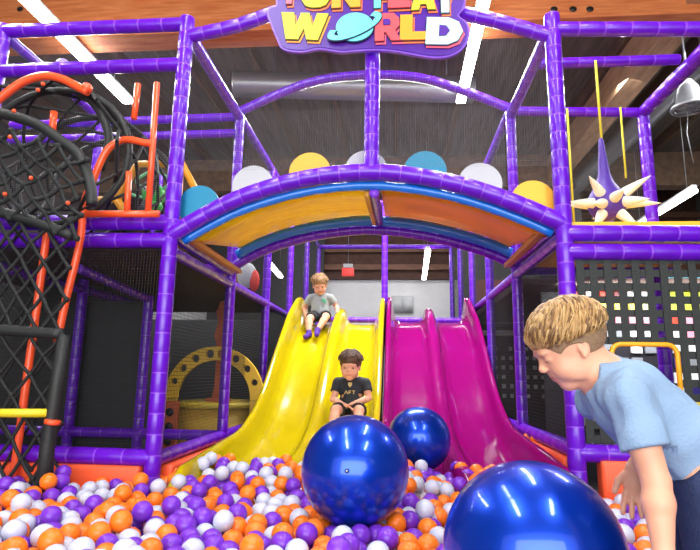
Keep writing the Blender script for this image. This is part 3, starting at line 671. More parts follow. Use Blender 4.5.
# diamond nets, front and back faces
def ruled_net(A, B, C, D, nu, nv, th, wob=.0):
    """A->B top edge, D->C bottom edge"""
    A, B, C, D = map(V, (A, B, C, D)); bm = bmesh.new()
    def P(i, j):
        u_, v_ = i/nu, j/nv; rr = random.Random(i*131+j*17)
        return A.lerp(B, u_).lerp(D.lerp(C, u_), v_)+V((rr.uniform(-1, 1), rr.uniform(-1, 1)*.5, rr.uniform(-1, 1)))*wob
    for i in range(nu):
        for j in range(nv):
            a, b = (P(i, j), P(i+1, j+1)) if (i+j) % 2 == 0 else (P(i+1, j), P(i, j+1))
            m_ = a.lerp(b, .5)+V((0, 0, -.006)); tube(bm, [a, m_, b], th, 6, cap=False)
    for i in range(nu+1):
        for j in range(nv+1):
            if (i+j) % 2 == 0: ball(bm, P(i, j), th*1.7, 6, 4)
    return bm
obj('climbing_net', ruled_net(q(-30, 205), q(73, 236), q(62, 333), q(-30, 331), 8, 6, .0095, .006), BLK, cb)
obj('climbing_net', ruled_net(q(-30, 333), q(62, 335), q(44, 500), q(-30, 505), 6, 8, .009, .008), BLK, cb)
obj('climbing_net', ruled_net(q(-30, 210, 3.0-.06), q(70, 215, 2.94), q(60, 470, 2.94), q(-30, 470, 2.94), 6, 12, .008, .01), BLK, cb)
obj('climbing_net', ruled_net(q(-30, 110, 2.64), q(84, 160, 2.64), q(78, 236, 2.66), q(-30, 205, 2.66), 10, 8, .011, .02), BLK, cb)
# tunnel net behind (cylinder)
bm = bmesh.new(); tc_ = V((-2.06, 0, 2.16)); nA, nB = 18, 7
def TP(i, j):
    rr = random.Random(i % nA*77+j*5); t = 2*math.pi*i/nA; R_ = .48+rr.uniform(-.03, .03)
    return V((tc_.x+R_*math.cos(t), 2.72+j*.13, tc_.z+R_*.86*math.sin(t)))
for i in range(nA):
    for j in range(nB):
        a, b = (TP(i, j), TP(i+1, j+1)) if (i+j) % 2 == 0 else (TP(i+1, j), TP(i, j+1)); tube(bm, [a, b], .0105, 6, cap=False)
obj('tunnel_net', bm, BLK, cb)
for Yr in (2.9, 3.26, 3.62):
    bm = bmesh.new(); tube(bm, [(tc_.x+.48*math.cos(t), Yr, tc_.z+.43*math.sin(t)) for t in np.linspace(0, 2*math.pi, 33)[:-1]], .022, 8, closed=True); obj('tunnel_ring', bm, BLKF, cb)
for k, (x, y) in enumerate(((43, 84), (38, 90), (14, 111), (31, 178), (5, 194), (68, 203), (10, 137))):
    bm = bmesh.new(); ball(bm, q(x, y, 2.62), .012, 8, 6); obj('orange_clip', bm, ORG, cb)
reloc(cb, (q(40, 520).x, YC, .12))

# ------------------------------------------------------------------ sculpting with blended volumes (one continuous surface)
class Sculpt:
    def __init__(s, lo, hi, h):
        s.lo = np.array(lo, float); s.h = h; s.n = np.maximum(4, np.ceil((np.array(hi)-s.lo)/h).astype(int)+1)
        s.f = np.full(s.n, 1.0, np.float32)
    def reg(s, lo, hi):
        a = np.clip(np.floor((np.array(lo)-s.lo)/s.h).astype(int), 0, s.n-1); b = np.clip(np.ceil((np.array(hi)-s.lo)/s.h).astype(int)+1, 1, s.n)
        if np.any(b <= a): return None, None
        sl = tuple(slice(a[i], b[i]) for i in range(3))
        ax = [s.lo[i]+s.h*np.arange(a[i], b[i]) for i in range(3)]
        return sl, np.stack(np.meshgrid(*ax, indexing='ij'), -1)
    def comb(s, sl, d, k, op):
        g = s.f[sl]
        if op == 'sub': # smooth max(g,-d)
            d = -d; h = np.clip(.5-.5*(g-d)/k, 0, 1) if k > 0 else (d > g).astype(float)
            s.f[sl] = g*(1-h)+d*h+k*h*(1-h)
        else:
            h = np.clip(.5+.5*(g-d)/k, 0, 1) if k > 0 else (d < g).astype(float)
            s.f[sl] = g*(1-h)+d*h-k*h*(1-h)
    def ell(s, c, r, R=None, k=.01, op='add'):
        c = np.array(c, float); r = np.array(r, float)*np.ones(3); R = np.eye(3) if R is None else R  # columns = axes
        m = r.max()+k*1.2+2*s.h
        sl, p = s.reg(c-m, c+m)
        if sl is None: return
        q = (p-c) @ R; k0 = np.linalg.norm(q/r, axis=-1); k1 = np.linalg.norm(q/(r*r), axis=-1)+1e-9
        s.comb(sl, k0*(k0-1)/k1, k, op)
    def cap(s, a, b, ra, rb=None, k=.01, op='add', flat=None):
        a = np.array(a, float); b = np.array(b, float); rb = ra if rb is None else rb
        m = max(ra, rb)+k*1.2+2*s.h
        sl, p = s.reg(np.minimum(a, b)-m, np.maximum(a, b)+m)
        if sl is None: return
        d = b-a; t = np.clip(((p-a) @ d)/max(1e-9, d @ d), 0, 1)
        q = p-(a+t[..., None]*d)
        if flat is not None: # (axis, factor) squash distance along an axis
            ax = np.array(flat[0]); c_ = q @ ax; q = q+ax*(c_*(1/flat[1]-1))[..., None]
        s.comb(sl, np.linalg.norm(q, axis=-1)-(ra+(rb-ra)*t), k, op)
    def chain(s, pts, rs, k=.01, **kw):
        for i in range(len(pts)-1): s.cap(pts[i], pts[i+1], rs[i], rs[i+1], k, **kw)
    def plane_cut(s, p0, n, k=.004, lim=None):
        """remove everything on the side n points to (optionally only within a ball)"""
        p0 = np.array(p0, float); n = np.array(n, float); n /= np.linalg.norm(n)
        if lim: sl, p = s.reg(p0-lim, p0+lim)
        else: sl, p = s.reg(s.lo, s.lo+s.h*s.n)
        if sl is None: return
        d = (p-p0) @ n
        if lim: d = np.where(np.linalg.norm(p-p0, axis=-1) < lim, d, -1)
        s.f[sl] = np.maximum(s.f[sl], d)
    def noise(s, amp, sc, seed=0):
        r = np.random.default_rng(seed); sl, p = s.reg(s.lo, s.lo+s.h*s.n); d = 0
        for i in range(4):
            v = r.normal(size=3); v /= np.linalg.norm(v); d = d+np.sin((p @ v)*sc*r.uniform(.7, 1.6)+r.uniform(0, 6))
        s.f += (amp/2*d).astype(np.float32)
    def mesh(s, name):
        f = s.f; f[0] = f[-1] = 1; f[:, 0] = f[:, -1] = 1; f[:, :, 0] = f[:, :, -1] = 1
        nx, ny, nz = f.shape; ins = f < 0
        cs = np.zeros((nx-1, ny-1, nz-1), np.int8)
        for a in (0, 1):
            for b in (0, 1):
                for c in (0, 1): cs += ins[a:nx-1+a, b:ny-1+b, c:nz-1+c]
        act = (cs > 0) & (cs < 8); idx = np.full(act.shape, -1, np.int64); I = np.argwhere(act); idx[act] = np.arange(len(I))
        acc = np.zeros((len(I), 3)); cnt = np.zeros(len(I))
        C8 = [(a, b, c) for a in (0, 1) for b in (0, 1) for c in (0, 1)]
        val = {c: f[I[:, 0]+c[0], I[:, 1]+c[1], I[:, 2]+c[2]].astype(float) for c in C8}
        for c in C8:
            for ax in range(3):
                if c[ax]: continue
                d = list(c); d[ax] = 1; d = tuple(d); va, vb = val[c], val[d]; x = (va < 0) != (vb < 0)
                t = np.where(x, va/np.where(x, va-vb, 1), 0); P = np.tile(np.array(c, float), (len(I), 1)); P[:, ax] += t
                acc[x] += P[x]; cnt[x] += 1
        Vv = s.lo+s.h*(I+acc/cnt[:, None]); Q = []
        for ax in range(3):
            sl0 = [slice(None)]*3; sl1 = [slice(None)]*3; sl0[ax] = slice(0, -1); sl1[ax] = slice(1, None)
            e = ins[tuple(sl0)] != ins[tuple(sl1)]; E_ = np.argwhere(e); o1, o2 = [(1, 2), (2, 0), (0, 1)][ax]
            ok = (E_[:, o1] > 0) & (E_[:, o2] > 0); E_ = E_[ok]
            E_ = E_[(E_[:, o1] < f.shape[o1]-1) & (E_[:, o2] < f.shape[o2]-1)]
            q = []
            for d1, d2 in ((1, 1), (0, 1), (0, 0), (1, 0)):
                J = E_.copy(); J[:, o1] -= d1; J[:, o2] -= d2; q.append(idx[J[:, 0], J[:, 1], J[:, 2]])
            q = np.stack(q, 1); inside = ins[E_[:, 0], E_[:, 1], E_[:, 2]]
            q[~inside] = q[~inside][:, ::-1]; Q.append(q)
        Q = np.concatenate(Q); Q = Q[(Q >= 0).all(1)]
        me = bpy.data.meshes.new(name); me.from_pydata(Vv.tolist(), [], Q.tolist()); me.update(); return me
def nrm(v): v = np.array(v, float); return v/np.linalg.norm(v)
def smooth_mesh(me, it=1, fac=.5):
    bm = bmesh.new(); bm.from_mesh(me)
    for _ in range(it): bmesh.ops.smooth_vert(bm, verts=bm.verts, factor=fac, use_axis_x=True, use_axis_y=True, use_axis_z=True)
    bm.to_mesh(me); bm.free()

def child(root, J, s, vox, hairc, shirtc, shortc, skin, big=False, sock=None, hand_open=(0, 0), shirt_noise=.002, sleeve=.55):
    """J: joints in world space; s: size relative to a 1.2 m child"""
    A = lambda k: np.array(J[k], float)
    hf, hu = nrm(J['hf']), nrm(J['hu']); hu = nrm(hu-hf*(hu@hf)); hs = np.cross(hf, hu)
    R = np.stack([hf, hs, hu], 1); H = A('head'); hsz = J.get('hsize', 1.0)*s
    T = lambda f_, s_, u_: H+R@(np.array([f_, s_, u_])*hsz)
    allp = np.array([J[k] for k in J if k not in ('hf', 'hu', 'hsize', 'hand', 'toe', 'hem', 'shortlen', 'hemn')], float)
    lo = allp.min(0)-.15*s; hi = allp.max(0)+.15*s
    B = Sculpt(lo, hi, vox)
    # ---- head
    e = lambda c, r, k=.012, op='add', RR=R: B.ell(T(*c), np.array(r)*hsz, RR, k*hsz, op)
    e((-.012, 0, .026), (.092, .075, .076)); e((.022, 0, -.03), (.058, .053, .066), .03); e((.038, 0, .03), (.045, .055, .045), .02)
    e((.045, 0, -.082), (.022, .024, .018), .02)
    for sd in (-1, 1):
        e((.046, sd*.033, -.038), (.028, .027, .03), .015); e((.01, sd*.045, -.055), (.035, .014, .026), .02)
        e((.087, sd*.031, .002), (.014, .017, .010), .012, 'sub')
        e((.068, sd*.031, .0), (.013, .014, .0115), .004)          # lids over the eyes
        e((.074, sd*.030, .0165), (.012, .02, .006), .01)           # brow ridge
        # ear
        ec = T(-.010, sd*.071, -.008); Re = np.stack([hf, hs, hu], 1)
        B.ell(ec, np.array([.015, .008, .024])*hsz, Re, .004*hsz); B.ell(T(-.006, sd*.080, -.005), np.array([.008, .0055, .014])*hsz, Re, .003*hsz, 'sub')
        B.ell(T(-.002, sd*.072, -.028), np.array([.007, .006, .008])*hsz, Re, .004*hsz)
        e((.088, sd*.009, -.025), (.008, .007, .006), .005)
    B.cap(T(.074, 0, .008), T(.0915, 0, -.019), .0055*hsz, .0078*hsz, .01*hsz)
    e((.070, 0, -.047), (.012, .021, .006), .008); e((.069, 0, -.057), (.011, .018, .006), .007); e((.087, 0, -.0525), (.008, .022, .0018), .003, 'sub')
    # ---- neck, torso
    nk, ch, wa, pe = A('neck'), A('chest'), A('waist') if 'waist' in J else (A('chest')+A('pelvis'))/2, A('pelvis')
    B.cap(T(-.028, 0, -.03), nk, .037*s, .041*s, .02*s)
    shl, shr = A('shL'), A('shR'); side = nrm(shr-shl); tdir = nrm(pe-ch); front = nrm(np.cross(side, tdir))
    Rt = np.stack([front, side, nrm(np.cross(front, side))], 1)
    B.ell(ch, np.array([.075, .105, .10])*s, Rt, .03*s); B.ell(wa, np.array([.07, .088, .10])*s, Rt, .03*s); B.ell(pe, np.array([.078, .10, .08])*s, Rt, .03*s)
    B.cap(nk, (ch+nk)/2, .045*s, .06*s, .03*s)
    for sh in (shl, shr): B.cap((nk*.55+sh*.45), sh, .034*s, .036*s, .025*s)
    for sd in 'LR':
        sh, el, wr = A('sh'+sd), A('el'+sd), A('wr'+sd); mid = el+(wr-el)*.3
        B.chain([sh, sh+(el-sh)*.45, el], np.array([.037, .033, .026])*s, .01*s); B.chain([el, mid, wr], np.array([.026, .029, .018])*s, .008*s)
        hp, kn, an = A('hip'+sd), A('kn'+sd), A('an'+sd); calf = kn+(an-kn)*.3
        B.chain([hp, hp+(kn-hp)*.5, kn], np.array([.068, .055, .042])*s, .02*s); B.chain([kn, calf, an], np.array([.040, .042, .026])*s, .01*s)
        # hand: dir, palm normal, thumb side
        hd, pn, th, curl = J['hand'][sd]; hd, pn = nrm(hd), nrm(pn); th = nrm(np.array(th)-hd*(hd@np.array(th))); 
        pc_ = wr+hd*.036*s
        B.ell(pc_, np.array([.036, .028, .012])*s, np.stack([hd, th, nrm(np.cross(hd, th))], 1), .01*s); B.cap(wr, pc_, .017*s, .014*s, .01*s)
        for q_, (off, ln) in enumerate(((.021, .043), (.007, .05), (-.007, .046), (-.02, .036))):
            r_ = .0072*s; b0 = pc_+hd*.022*s+th*off*s; spread = hd+th*(off*(9 if big else 5)); spread = nrm(spread)
            c1 = curl*(.7+.12*q_); L3 = np.array([.42, .32, .26])*ln*s; d = spread; P_ = [b0, b0+d*.008*s]
            for i_, l_ in enumerate(L3):
                d = nrm(d*math.cos(c1*.55)+pn*math.sin(c1*.55)*np.linalg.norm(d)); P_.append(P_[-1]+d*l_)
            B.chain(P_, [r_*1.05, r_*1.05, r_, r_*.92, r_*.8], .0015*s)
        t0 = wr+hd*.016*s+th*.018*s; d1 = nrm(th*.8+hd*.75+pn*.25); d2 = nrm(th*.35+hd*.95+pn*.35*max(curl, .4))
        B.chain([t0, t0+d1*.026*s, t0+d1*.026*s+d2*.028*s], np.array([.0115, .009, .0075])*s, .004*s)
        tdv = nrm(J['toe'][sd]); B.cap(an-np.array(tdv)*.02*s+np.array([0, 0, -.02])*s, an+np.array(tdv)*.10*s+np.array([0, 0, -.03])*s, .028*s, .022*s, .012*s)
    me = B.mesh('body'); smooth_mesh(me, 1, .4)
    body = obj('body', me, [skin, LIP], root)
    co = np.empty(len(me.vertices)*3); me.vertices.foreach_get('co', co); co = co.reshape(-1, 3)
    lc = (co-H) @ R/hsz
    lipv = (np.abs(lc[:, 2]+.052) < .0085) & (np.abs(lc[:, 1]) < .021) & (lc[:, 0] > .066)
    for p in me.polygons:
        if all(lipv[v] for v in p.vertices): p.material_index = 1
    # eyes: dark lash arcs with a sliver of iris
    for sd in (-1, 1):
        bm = bmesh.new()
        tube(bm, [V(T(.0790-(.006 if big else .004)*abs(t)-.004*(t*sd > 0)*abs(t), sd*.031+t*(.011 if big else .013), -.003-.0025*(1-t*t)+.0035*abs(t))) for t in np.linspace(-1, 1, 9)], [x*hsz*(.75 if big else 1) for x in (.0012, .002, .0026, .0026, .0026, .0026, .0026, .002, .0012)], 8)
        obj('eyelash', bm, DARKLINE, root)
        bm = bmesh.new(); tube(bm, [V(T(.081-.012*t*t-.004*(t*sd), sd*.031+t*.015, .0205+.003*(1-t*t))) for t in np.linspace(-1, 1, 7)], [x*hsz for x in (.0008, .0016, .002, .0022, .002, .0016, .0008)], 6); obj('eyebrow', bm, hairc[0], root)
        if not big:
            bm = bmesh.new(); ball(bm, T(.0765, sd*.031, -.002), .0062*hsz, 10, 8); obj('eye', bm, DARKLINE, root)
    # ---- hair: a shaped cap plus many locks
    Hh = Sculpt(H-.17*hsz, H+.17*hsz, max(vox*.9, .0028)); eh = lambda c, r, k=.01, op='add': Hh.ell(T(*c), np.array(r)*hsz, R, k*hsz, op)
    eh((-.014, 0, .030), (.099, .083, .083)); eh((.03, 0, .055), (.060, .060, .045), .02)
    eh((.10, 0, -.045), (.082, .10, .078), .006, 'sub')            # face stays open
    for sd in (-1, 1): eh((.02, sd*.078, -.03), (.042, .035, .040), .004, 'sub')
    eh((.0, 0, -.10), (.115, .12, .060), .004, 'sub')
    hm = Hh.mesh('hair'); smooth_mesh(hm, 1); o = obj('hair_cap', hm, [hairc[0], hairc[-1]], root)
    if big:
        for p in hm.polygons:
            l_ = R.T@(np.array(p.center)-H)/hsz
            if l_[2] < .030-.3*max(0, l_[0])+.02*math.sin(30*l_[0]) : p.material_index = 1
    bm = bmesh.new(); rr = random.Random(5); n = 2300 if big else 420
    for i in range(n):
        az = rr.uniform(-1, 1)*3.1; st = rr.uniform(.0, .85+(.4 if abs(az) > 1 else 0)); side_ = min(1, abs(az)/1.5)
        ln = rr.uniform(.45, .8); lift = rr.uniform(.000, .011); pts = []; bend = rr.uniform(-.3, .3)+.25; ph = rr.uniform(0, 6)
        lim = (1.46 if not big else 1.54)-(-.10*side_ if big else .10*side_)+rr.uniform(-.12, .08)
        if abs(az) > 2: lim -= (-.05 if big else .1)
        for k in range(7):
            t = k/6; e_ = min(st+ln*t, lim+.0*t)
            if k and st+ln*t > lim+.12: break
            a_ = az*(1-.18*t)+bend*t*.6
            dv = np.array([math.sin(e_)*math.cos(a_), math.sin(e_)*math.sin(a_), math.cos(e_)]); c0 = np.array([-.02, 0, .03])
            dd = np.array([.098 if dv[0] < 0 else .108, .0885, .0885])
            pts.append(c0+dv*(dd+.0015+lift*math.sin(math.pi*min(1, t*1.15))+.0012*math.sin(8*t+ph)))
        if len(pts) < 3: continue
        m_ = len(pts)-1; w_ = rr.uniform(.0016, .0042)*hsz*(1 if big else 1.5)
        tube(bm, [V(T(*p)) for p in pts], [max(.0003, w_*math.sin(math.pi*min(.97, .2+.8*q_/m_))**.7) for q_ in range(m_+1)], 5, rr.choice((0, 0, 1, 2)))
    obj('hair', bm, [hairc[0], hairc[1], HLT if big else hairc[0]], root)
    # ---- shirt
    Sh = Sculpt(lo-.02, hi+.02, max(vox, .0035)); g = .011*s
    Sh.ell(ch, np.array([.075, .105, .10])*s+g, Rt, .03*s); Sh.ell(wa, np.array([.078, .092, .11])*s+g*1.3, Rt, .03*s); Sh.ell(pe-tdir*(.03 if not big else .01)*s, np.array([.082, .10, .09])*s+g*1.6, Rt, .03*s)
    Sh.cap(nk+nrm(A('head')-nk)*.02*s, (ch+nk)/2, .05*s, .068*s, .03*s)
    for sh in (shl, shr): Sh.cap((nk*.6+sh*.4), sh, .040*s, .046*s, .03*s)
    for sd in 'LR':
        sh, el = A('sh'+sd), A('el'+sd); en = sh+(el-sh)*(sleeve+.12); Sh.cap(sh, en, .047*s, .05*s, .022*s)
    Sh.noise(shirt_noise*1.0, 45/s, 3); Sh.noise(shirt_noise*.6, 110/s, 4)
    for sd in 'LR':
        sh, el = A('sh'+sd), A('el'+sd); Sh.plane_cut(sh+(el-sh)*sleeve, el-sh, lim=.085*s)
    hem = np.array(J['hemp']) if 'hemp' in J else pe+tdir*J.get('hem', .0)*s; Sh.plane_cut(hem, J.get('hemn', tdir), lim=.22*s)
    up = nrm(nk-ch); nb = nrm(A('head')-nk); Sh.plane_cut(nk+nb*(.03 if big else .012)*s, nb+front*.5, lim=.075*s)
    sm_ = Sh.mesh('shirt'); smooth_mesh(sm_, 1); shirt = obj('t_shirt', sm_, shirtc, root)
    # ---- shorts
    So = Sculpt(lo-.02, hi+.02, max(vox, .0035)); So.ell(pe, np.array([.084, .106, .085])*s, Rt, .03*s)
    for sd in 'LR':
        hp, kn = A('hip'+sd), A('kn'+sd); So.cap(hp, hp+(kn-hp)*.85, .074*s, .064*s, .02*s)
    So.noise(.0015, 70/s, 9)
    for sd in 'LR':
        hp, kn = A('hip'+sd), A('kn'+sd); So.plane_cut(hp+(kn-hp)*J.get('shortlen', .72), kn-hp, lim=.09*s)
    So.plane_cut(pe-tdir*(.075 if big else .05)*s, -tdir, lim=.14*s)
    obj('shorts', So.mesh('shorts'), shortc, root)
    if sock:
        for sd in 'LR':
            an, kn = A('an'+sd), A('kn'+sd); tdv = nrm(J['toe'][sd]); K = Sculpt(an-.2*s, an+.2*s, vox)
            K.cap(an+(kn-an)*.12, an, .031*s, .033*s, .01); K.cap(an-tdv*.02*s+np.array([0, 0, -.02])*s, an+tdv*.11*s+np.array([0, 0, -.03])*s, .034*s, .028*s, .012*s)
            obj('sock', K.mesh('sock'), sock, root)
    return dict(T=T, R=R, ch=ch, front=front, side=side, up=-tdir, hsz=hsz)

HLT = mat('hair_highlight', '#bc9864', .4); HB = mat('blond_hair', '#a88250', .45, var=.2, vscale=90, sss=0); HB2 = mat('blond_hair_dark', '#735230', .45); HB3 = mat('short_blond_hair', '#94765a', .7, var=.15, vscale=150, bump=.5, bscale=300)
HD = mat('light_brown_hair', '#9a744c', .5, var=.2, vscale=80); HD2 = mat('light_brown_hair_dark', '#70502f', .5)
HK = mat('dark_brown_hair', '#5a3c28', .5, var=.2, vscale=80); HK2 = mat('dark_brown_hair_deep', '#37231a', .5)
# big boy on the right, bending over the pit
b1 = thing('person', 'boy in light blue t-shirt and navy shorts bending over the pit at the right', 'person')
def th(a, b=0): a = math.radians(a); return (-math.cos(a), 0, -math.sin(a)), (-math.sin(a), 0, math.cos(a))
hf, hu = th(27)
Q = lambda x, y, Y: tuple(atY(x, y, Y))
J = dict(head=Q(569, 347, 1.3), hf=hf, hu=hu, hsize=.885, neck=Q(602, 375, 1.3), chest=Q(630, 401, 1.3), waist=Q(672, 436, 1.3), pelvis=Q(714, 474, 1.3),
         shL=Q(628, 400, 1.19), shR=(.50, 1.41, .85), elL=Q(656, 481, 1.15), wrL=Q(664, 556, 1.12), elR=(.69, 1.50, .80), wrR=Q(634, 468, 1.46),
         hipL=Q(712, 484, 1.24), hipR=Q(710, 484, 1.36), knL=(.66, 1.23, .40), knR=(.635, 1.38, .41), anL=(.74, 1.23, .19), anR=(.72, 1.38, .19),
         toe=dict(L=(-1, 0, 0), R=(-1, 0, 0)), hand=dict(L=((-.1, 0, -1), (0, 1, 0), (-1, 0, 0), .5), R=((-.05, -.05, -1), (-.3, -1, .1), (-1, .3, 0), .35)), hemp=Q(680, 479, 1.3), hemn=(-.12, 0, -1))
BSH = mat('light_blue_cotton', '#87a2c2', .85, bump=.25, bscale=160, var=.05, vscale=8)
NAVY = mat('navy_cotton', '#27345a', .8, bump=.3, bscale=120, var=.12, vscale=30)
info = child(b1, J, 1.0, .0034, [HB, HB2, HB3], BSH, NAVY, SKIN, big=True, sleeve=.62, shirt_noise=.0042)
reloc(b1, (.72, 1.3, .12))
# boy sitting at the top of the slide
b2 = thing('person', 'fair-haired boy in grey t-shirt and purple socks sitting atop the yellow slide', 'person')
cx = -.875
J = dict(head=(cx-.003, 6.10, 1.905), hf=(.15, -.9, -.42), hu=(0, -.42, .9), hsize=1.12, neck=(cx, 6.17, 1.81), chest=(cx, 6.19, 1.71), pelvis=(cx, 6.20, 1.575),
         shL=(cx-.115, 6.18, 1.765), shR=(cx+.115, 6.18, 1.765), elL=(-1.075, 6.24, 1.655), wrL=(-1.035, 6.13, 1.545), elR=(-.69, 6.22, 1.67), wrR=(-.665, 6.12, 1.60),
         hipL=(cx-.06, 6.17, 1.555), hipR=(cx+.06, 6.17, 1.555), knL=(-.96, 5.93, 1.50), knR=(-.775, 5.94, 1.525), anL=(-.95, 5.86, 1.335), anR=(-.855, 5.84, 1.36),
         toe=dict(L=(-.2, -1, -.2), R=(.1, -1, -.2)), hand=dict(L=((0, -.5, -.8), (1, 0, 0), (0, -1, .2), .6), R=((.1, -.6, -.7), (-1, 0, 0), (0, -1, .2), .6)), hem=.03, shortlen=.8)
GRY = mat('grey_cotton', '#9aa0a0', .85, bump=.2, bscale=160)
BKC = mat('black_cotton', '#1b1c20', .8, bump=.2, bscale=150)
info2 = child(b2, J, .95, .0045, [HD, HD2], GRY, BKC, SKIN, sock=mat('purple_sock', '#4a1e8c', .7))
ft = info2['front']; 
bm = bmesh.new(); pz = V((cx+.045, 6.19-.092, 1.735)); box(bm, pz, (.045, .012, .016)); box(bm, pz+V((.015, 0, -.022)), (.03, .012, .02)); obj('green_print', bm, mat('green_print', '#2fae74', .6), b2, False)
reloc(b2, (cx, 6.2, 1.46))
# boy sliding down
b3 = thing('person', 'brown-haired boy in black football shirt sitting midway down the yellow slide', 'person')
cx = -.372
J = dict(head=(cx-.006, 4.545, .965), hf=(-.05, -.97, -.14), hu=(0, -.14, .97), hsize=1.16, neck=(cx, 4.63, .868), chest=(cx, 4.67, .78), pelvis=(cx, 4.66, .615),
         shL=(cx-.115, 4.65, .825), shR=(cx+.115, 4.65, .825), elL=(-.525, 4.60, .69), wrL=(-.42, 4.47, .655), elR=(-.225, 4.60, .705), wrR=(-.325, 4.49, .675),
         hipL=(cx-.06, 4.62, .60), hipR=(cx+.06, 4.62, .60), knL=(-.475, 4.37, .62), knR=(-.29, 4.37, .62), anL=(-.49, 4.21, .43), anR=(-.30, 4.21, .43),
         toe=dict(L=(-.1, -1, -.1), R=(.1, -1, -.1)), hand=dict(L=((.8, -.5, -.2), (0, 0, -1), (0, -1, .2), .7), R=((-.8, -.4, -.3), (0, 0, -1), (0, -1, .2), .7)), hem=.03, shortlen=.8)
BJ = mat('black_jersey', '#22262e', .7, bump=.2, bscale=150, var=.15, vscale=30)
info3 = child(b3, J, .95, .0045, [HK, HK2], BJ, BKC, SKIN)
GLD = mat('gold_print', '#cdb46a', .5)
fy = 4.67-.0885
bm = bmesh.new(); pts = [(-.016, .018), (.016, .018), (.016, -.004), (0, -.022), (-.016, -.004)]
poly_extrude(bm, [(cx-.01+x, .815+z) for x, z in pts], fy-.008, fy+.012); obj('crest', bm, GLD, b3, False)
bm = bmesh.new(); zz = .75
def bar(x0, z0, x1, z1, w_=.007):
    a, b = V((x0, 0, z0)), V((x1, 0, z1)); d = (b-a).normalized()*.5; n_ = V((-d.z, 0, d.x))*w_
    poly_extrude(bm, [((a+n_).x, (a+n_).z), ((b+n_).x, (b+n_).z), ((b-n_).x, (b-n_).z), ((a-n_).x, (a-n_).z)], fy-.010, fy+.014)
for (a) in ((-.055, -.012, -.042, .014), (-.042, .014, -.028, -.012), (-.018, -.012, -.018, .014), (-.018, .014, .0, .014), (-.018, .0, -.003, .0), (.01, .014, .032, .014), (.021, .014, .021, -.012)):
    bar(cx+a[0], zz+a[1], cx+a[2], zz+a[3])
obj('gold_lettering', bm, GLD, b3, False)
reloc(b3, (cx, 4.66, .52))

# ------------------------------------------------------------------ big blue balls
BIG = []
def bigball(p, Y, r, label, valve=None):
    c = atY(p[0], p[1], Y); t = thing('giant_ball', label, 'ball', 'giant metallic blue balls')
    bm = bmesh.new(); ball(bm, c, r, 64, 40); obj('ball_skin', bm, CHROME, t)
    if valve:
        d = (V(CC)+(atY(valve[0], valve[1], 1.0)-V(CC)).normalized()*((c-V(CC)).length) - c); 
        # point of the sphere met by the sight line to the valve
        v_ = (atY(valve[0], valve[1], 1.0)-V(CC)).normalized(); oc = V(CC)-c; b_ = oc.dot(v_); t_ = -b_-math.sqrt(b_*b_-(oc.length_squared-r*r)); hp = V(CC)+v_*t_; n_ = (hp-c).normalized()
        bm = bmesh.new(); tube(bm, [hp-n_*.004, hp+n_*.003], .0085, 16); ball(bm, hp+n_*.004, .004, 8, 6, 1); obj('valve', bm, [mat('valve_blue', '#0a2c78', .4), WHT], t)
    reloc(t, c-V((0, 0, r))); BIG.append((np.array(c), r))
bigball((355, 470), 2.28, .2165, 'large metallic blue ball with a valve lying at the foot of the yellow slide, centre', (347, 471))
bigball((419, 439), 3.62, .202, 'metallic blue ball furthest back, leaning at the foot of the magenta slide')
bigball((533, 554), 1.42, .212, 'nearest metallic blue ball, cut by the lower edge beside the bending boy')

# ------------------------------------------------------------------ the ball pit
bm = bmesh.new(); box(bm, (-.2, 1.6, .06), (5.6, 3.9, .12)); tag(obj('pit_mat', bm, mat('pit_mat_blue', '#454560', .6), None, False), 'padded mat under the balls of the pit', 'mat')
RB = .0405
def bedz(x, y):
    if y > 2.8 and -1.2 < x < .88: return float(np.interp(y, [2.75, 3.4, 4.0, 4.4], [.21, .26, .32, .4]))
    return .12
pts = []; pit = RB*2*1.0
for L_ in range(3):
    nx_, ny_ = int(5.2/pit), int(2.9/(pit*.87))
    for j in range(ny_):
        for i in range(nx_):
            x = -2.85+i*pit+(j+L_) % 2*pit/2; y = 1.15+j*pit*.87+L_*pit*.3
            if y > 3.44+.04*math.sin(x*9) or (y > 2.9 and (x < XL-.02 or x > XR+.02)) : continue
            if not (-.76*y-.3 < x < .60*y+.32): continue
            bz = bedz(x, y); z = bz+RB+L_*RB*1.55
            if bz > .13 and L_ > 0 and (L_ == 2 or rng.random() < .45): continue
            if y > 3.25 and rng.random() < (y-3.25)*2.2: continue
            if abs(y-2.99) < .1 and x > .84: continue
            if L_ == 2 and rng.random() < .28: continue
            pts.append((x+rng.normal()*.022, y+rng.normal()*.022, z+rng.normal()*.014+(.03*rng.random() if L_ == 2 else 0)))
P = np.array(pts)
caps = [((.69, 1.23, .41), (.76, 1.23, .19), .045), ((.665, 1.38, .41), (.74, 1.38, .19), .045), ((.76, 1.23, .15), (.62, 1.23, .15), .04), ((.74, 1.38, .15), (.6, 1.38, .15), .04),
        ((-1.33, 3, 0), (-1.33, 3, .6), .048), ((.93, 3, 0), (.93, 3, .6), .048), (tuple(atY(40, 520, YC)), tuple(atY(52, 430, YC)), .055)]
from mathutils.kdtree import KDTree
bzv = np.array([bedz(x, y) for x, y, z in P])
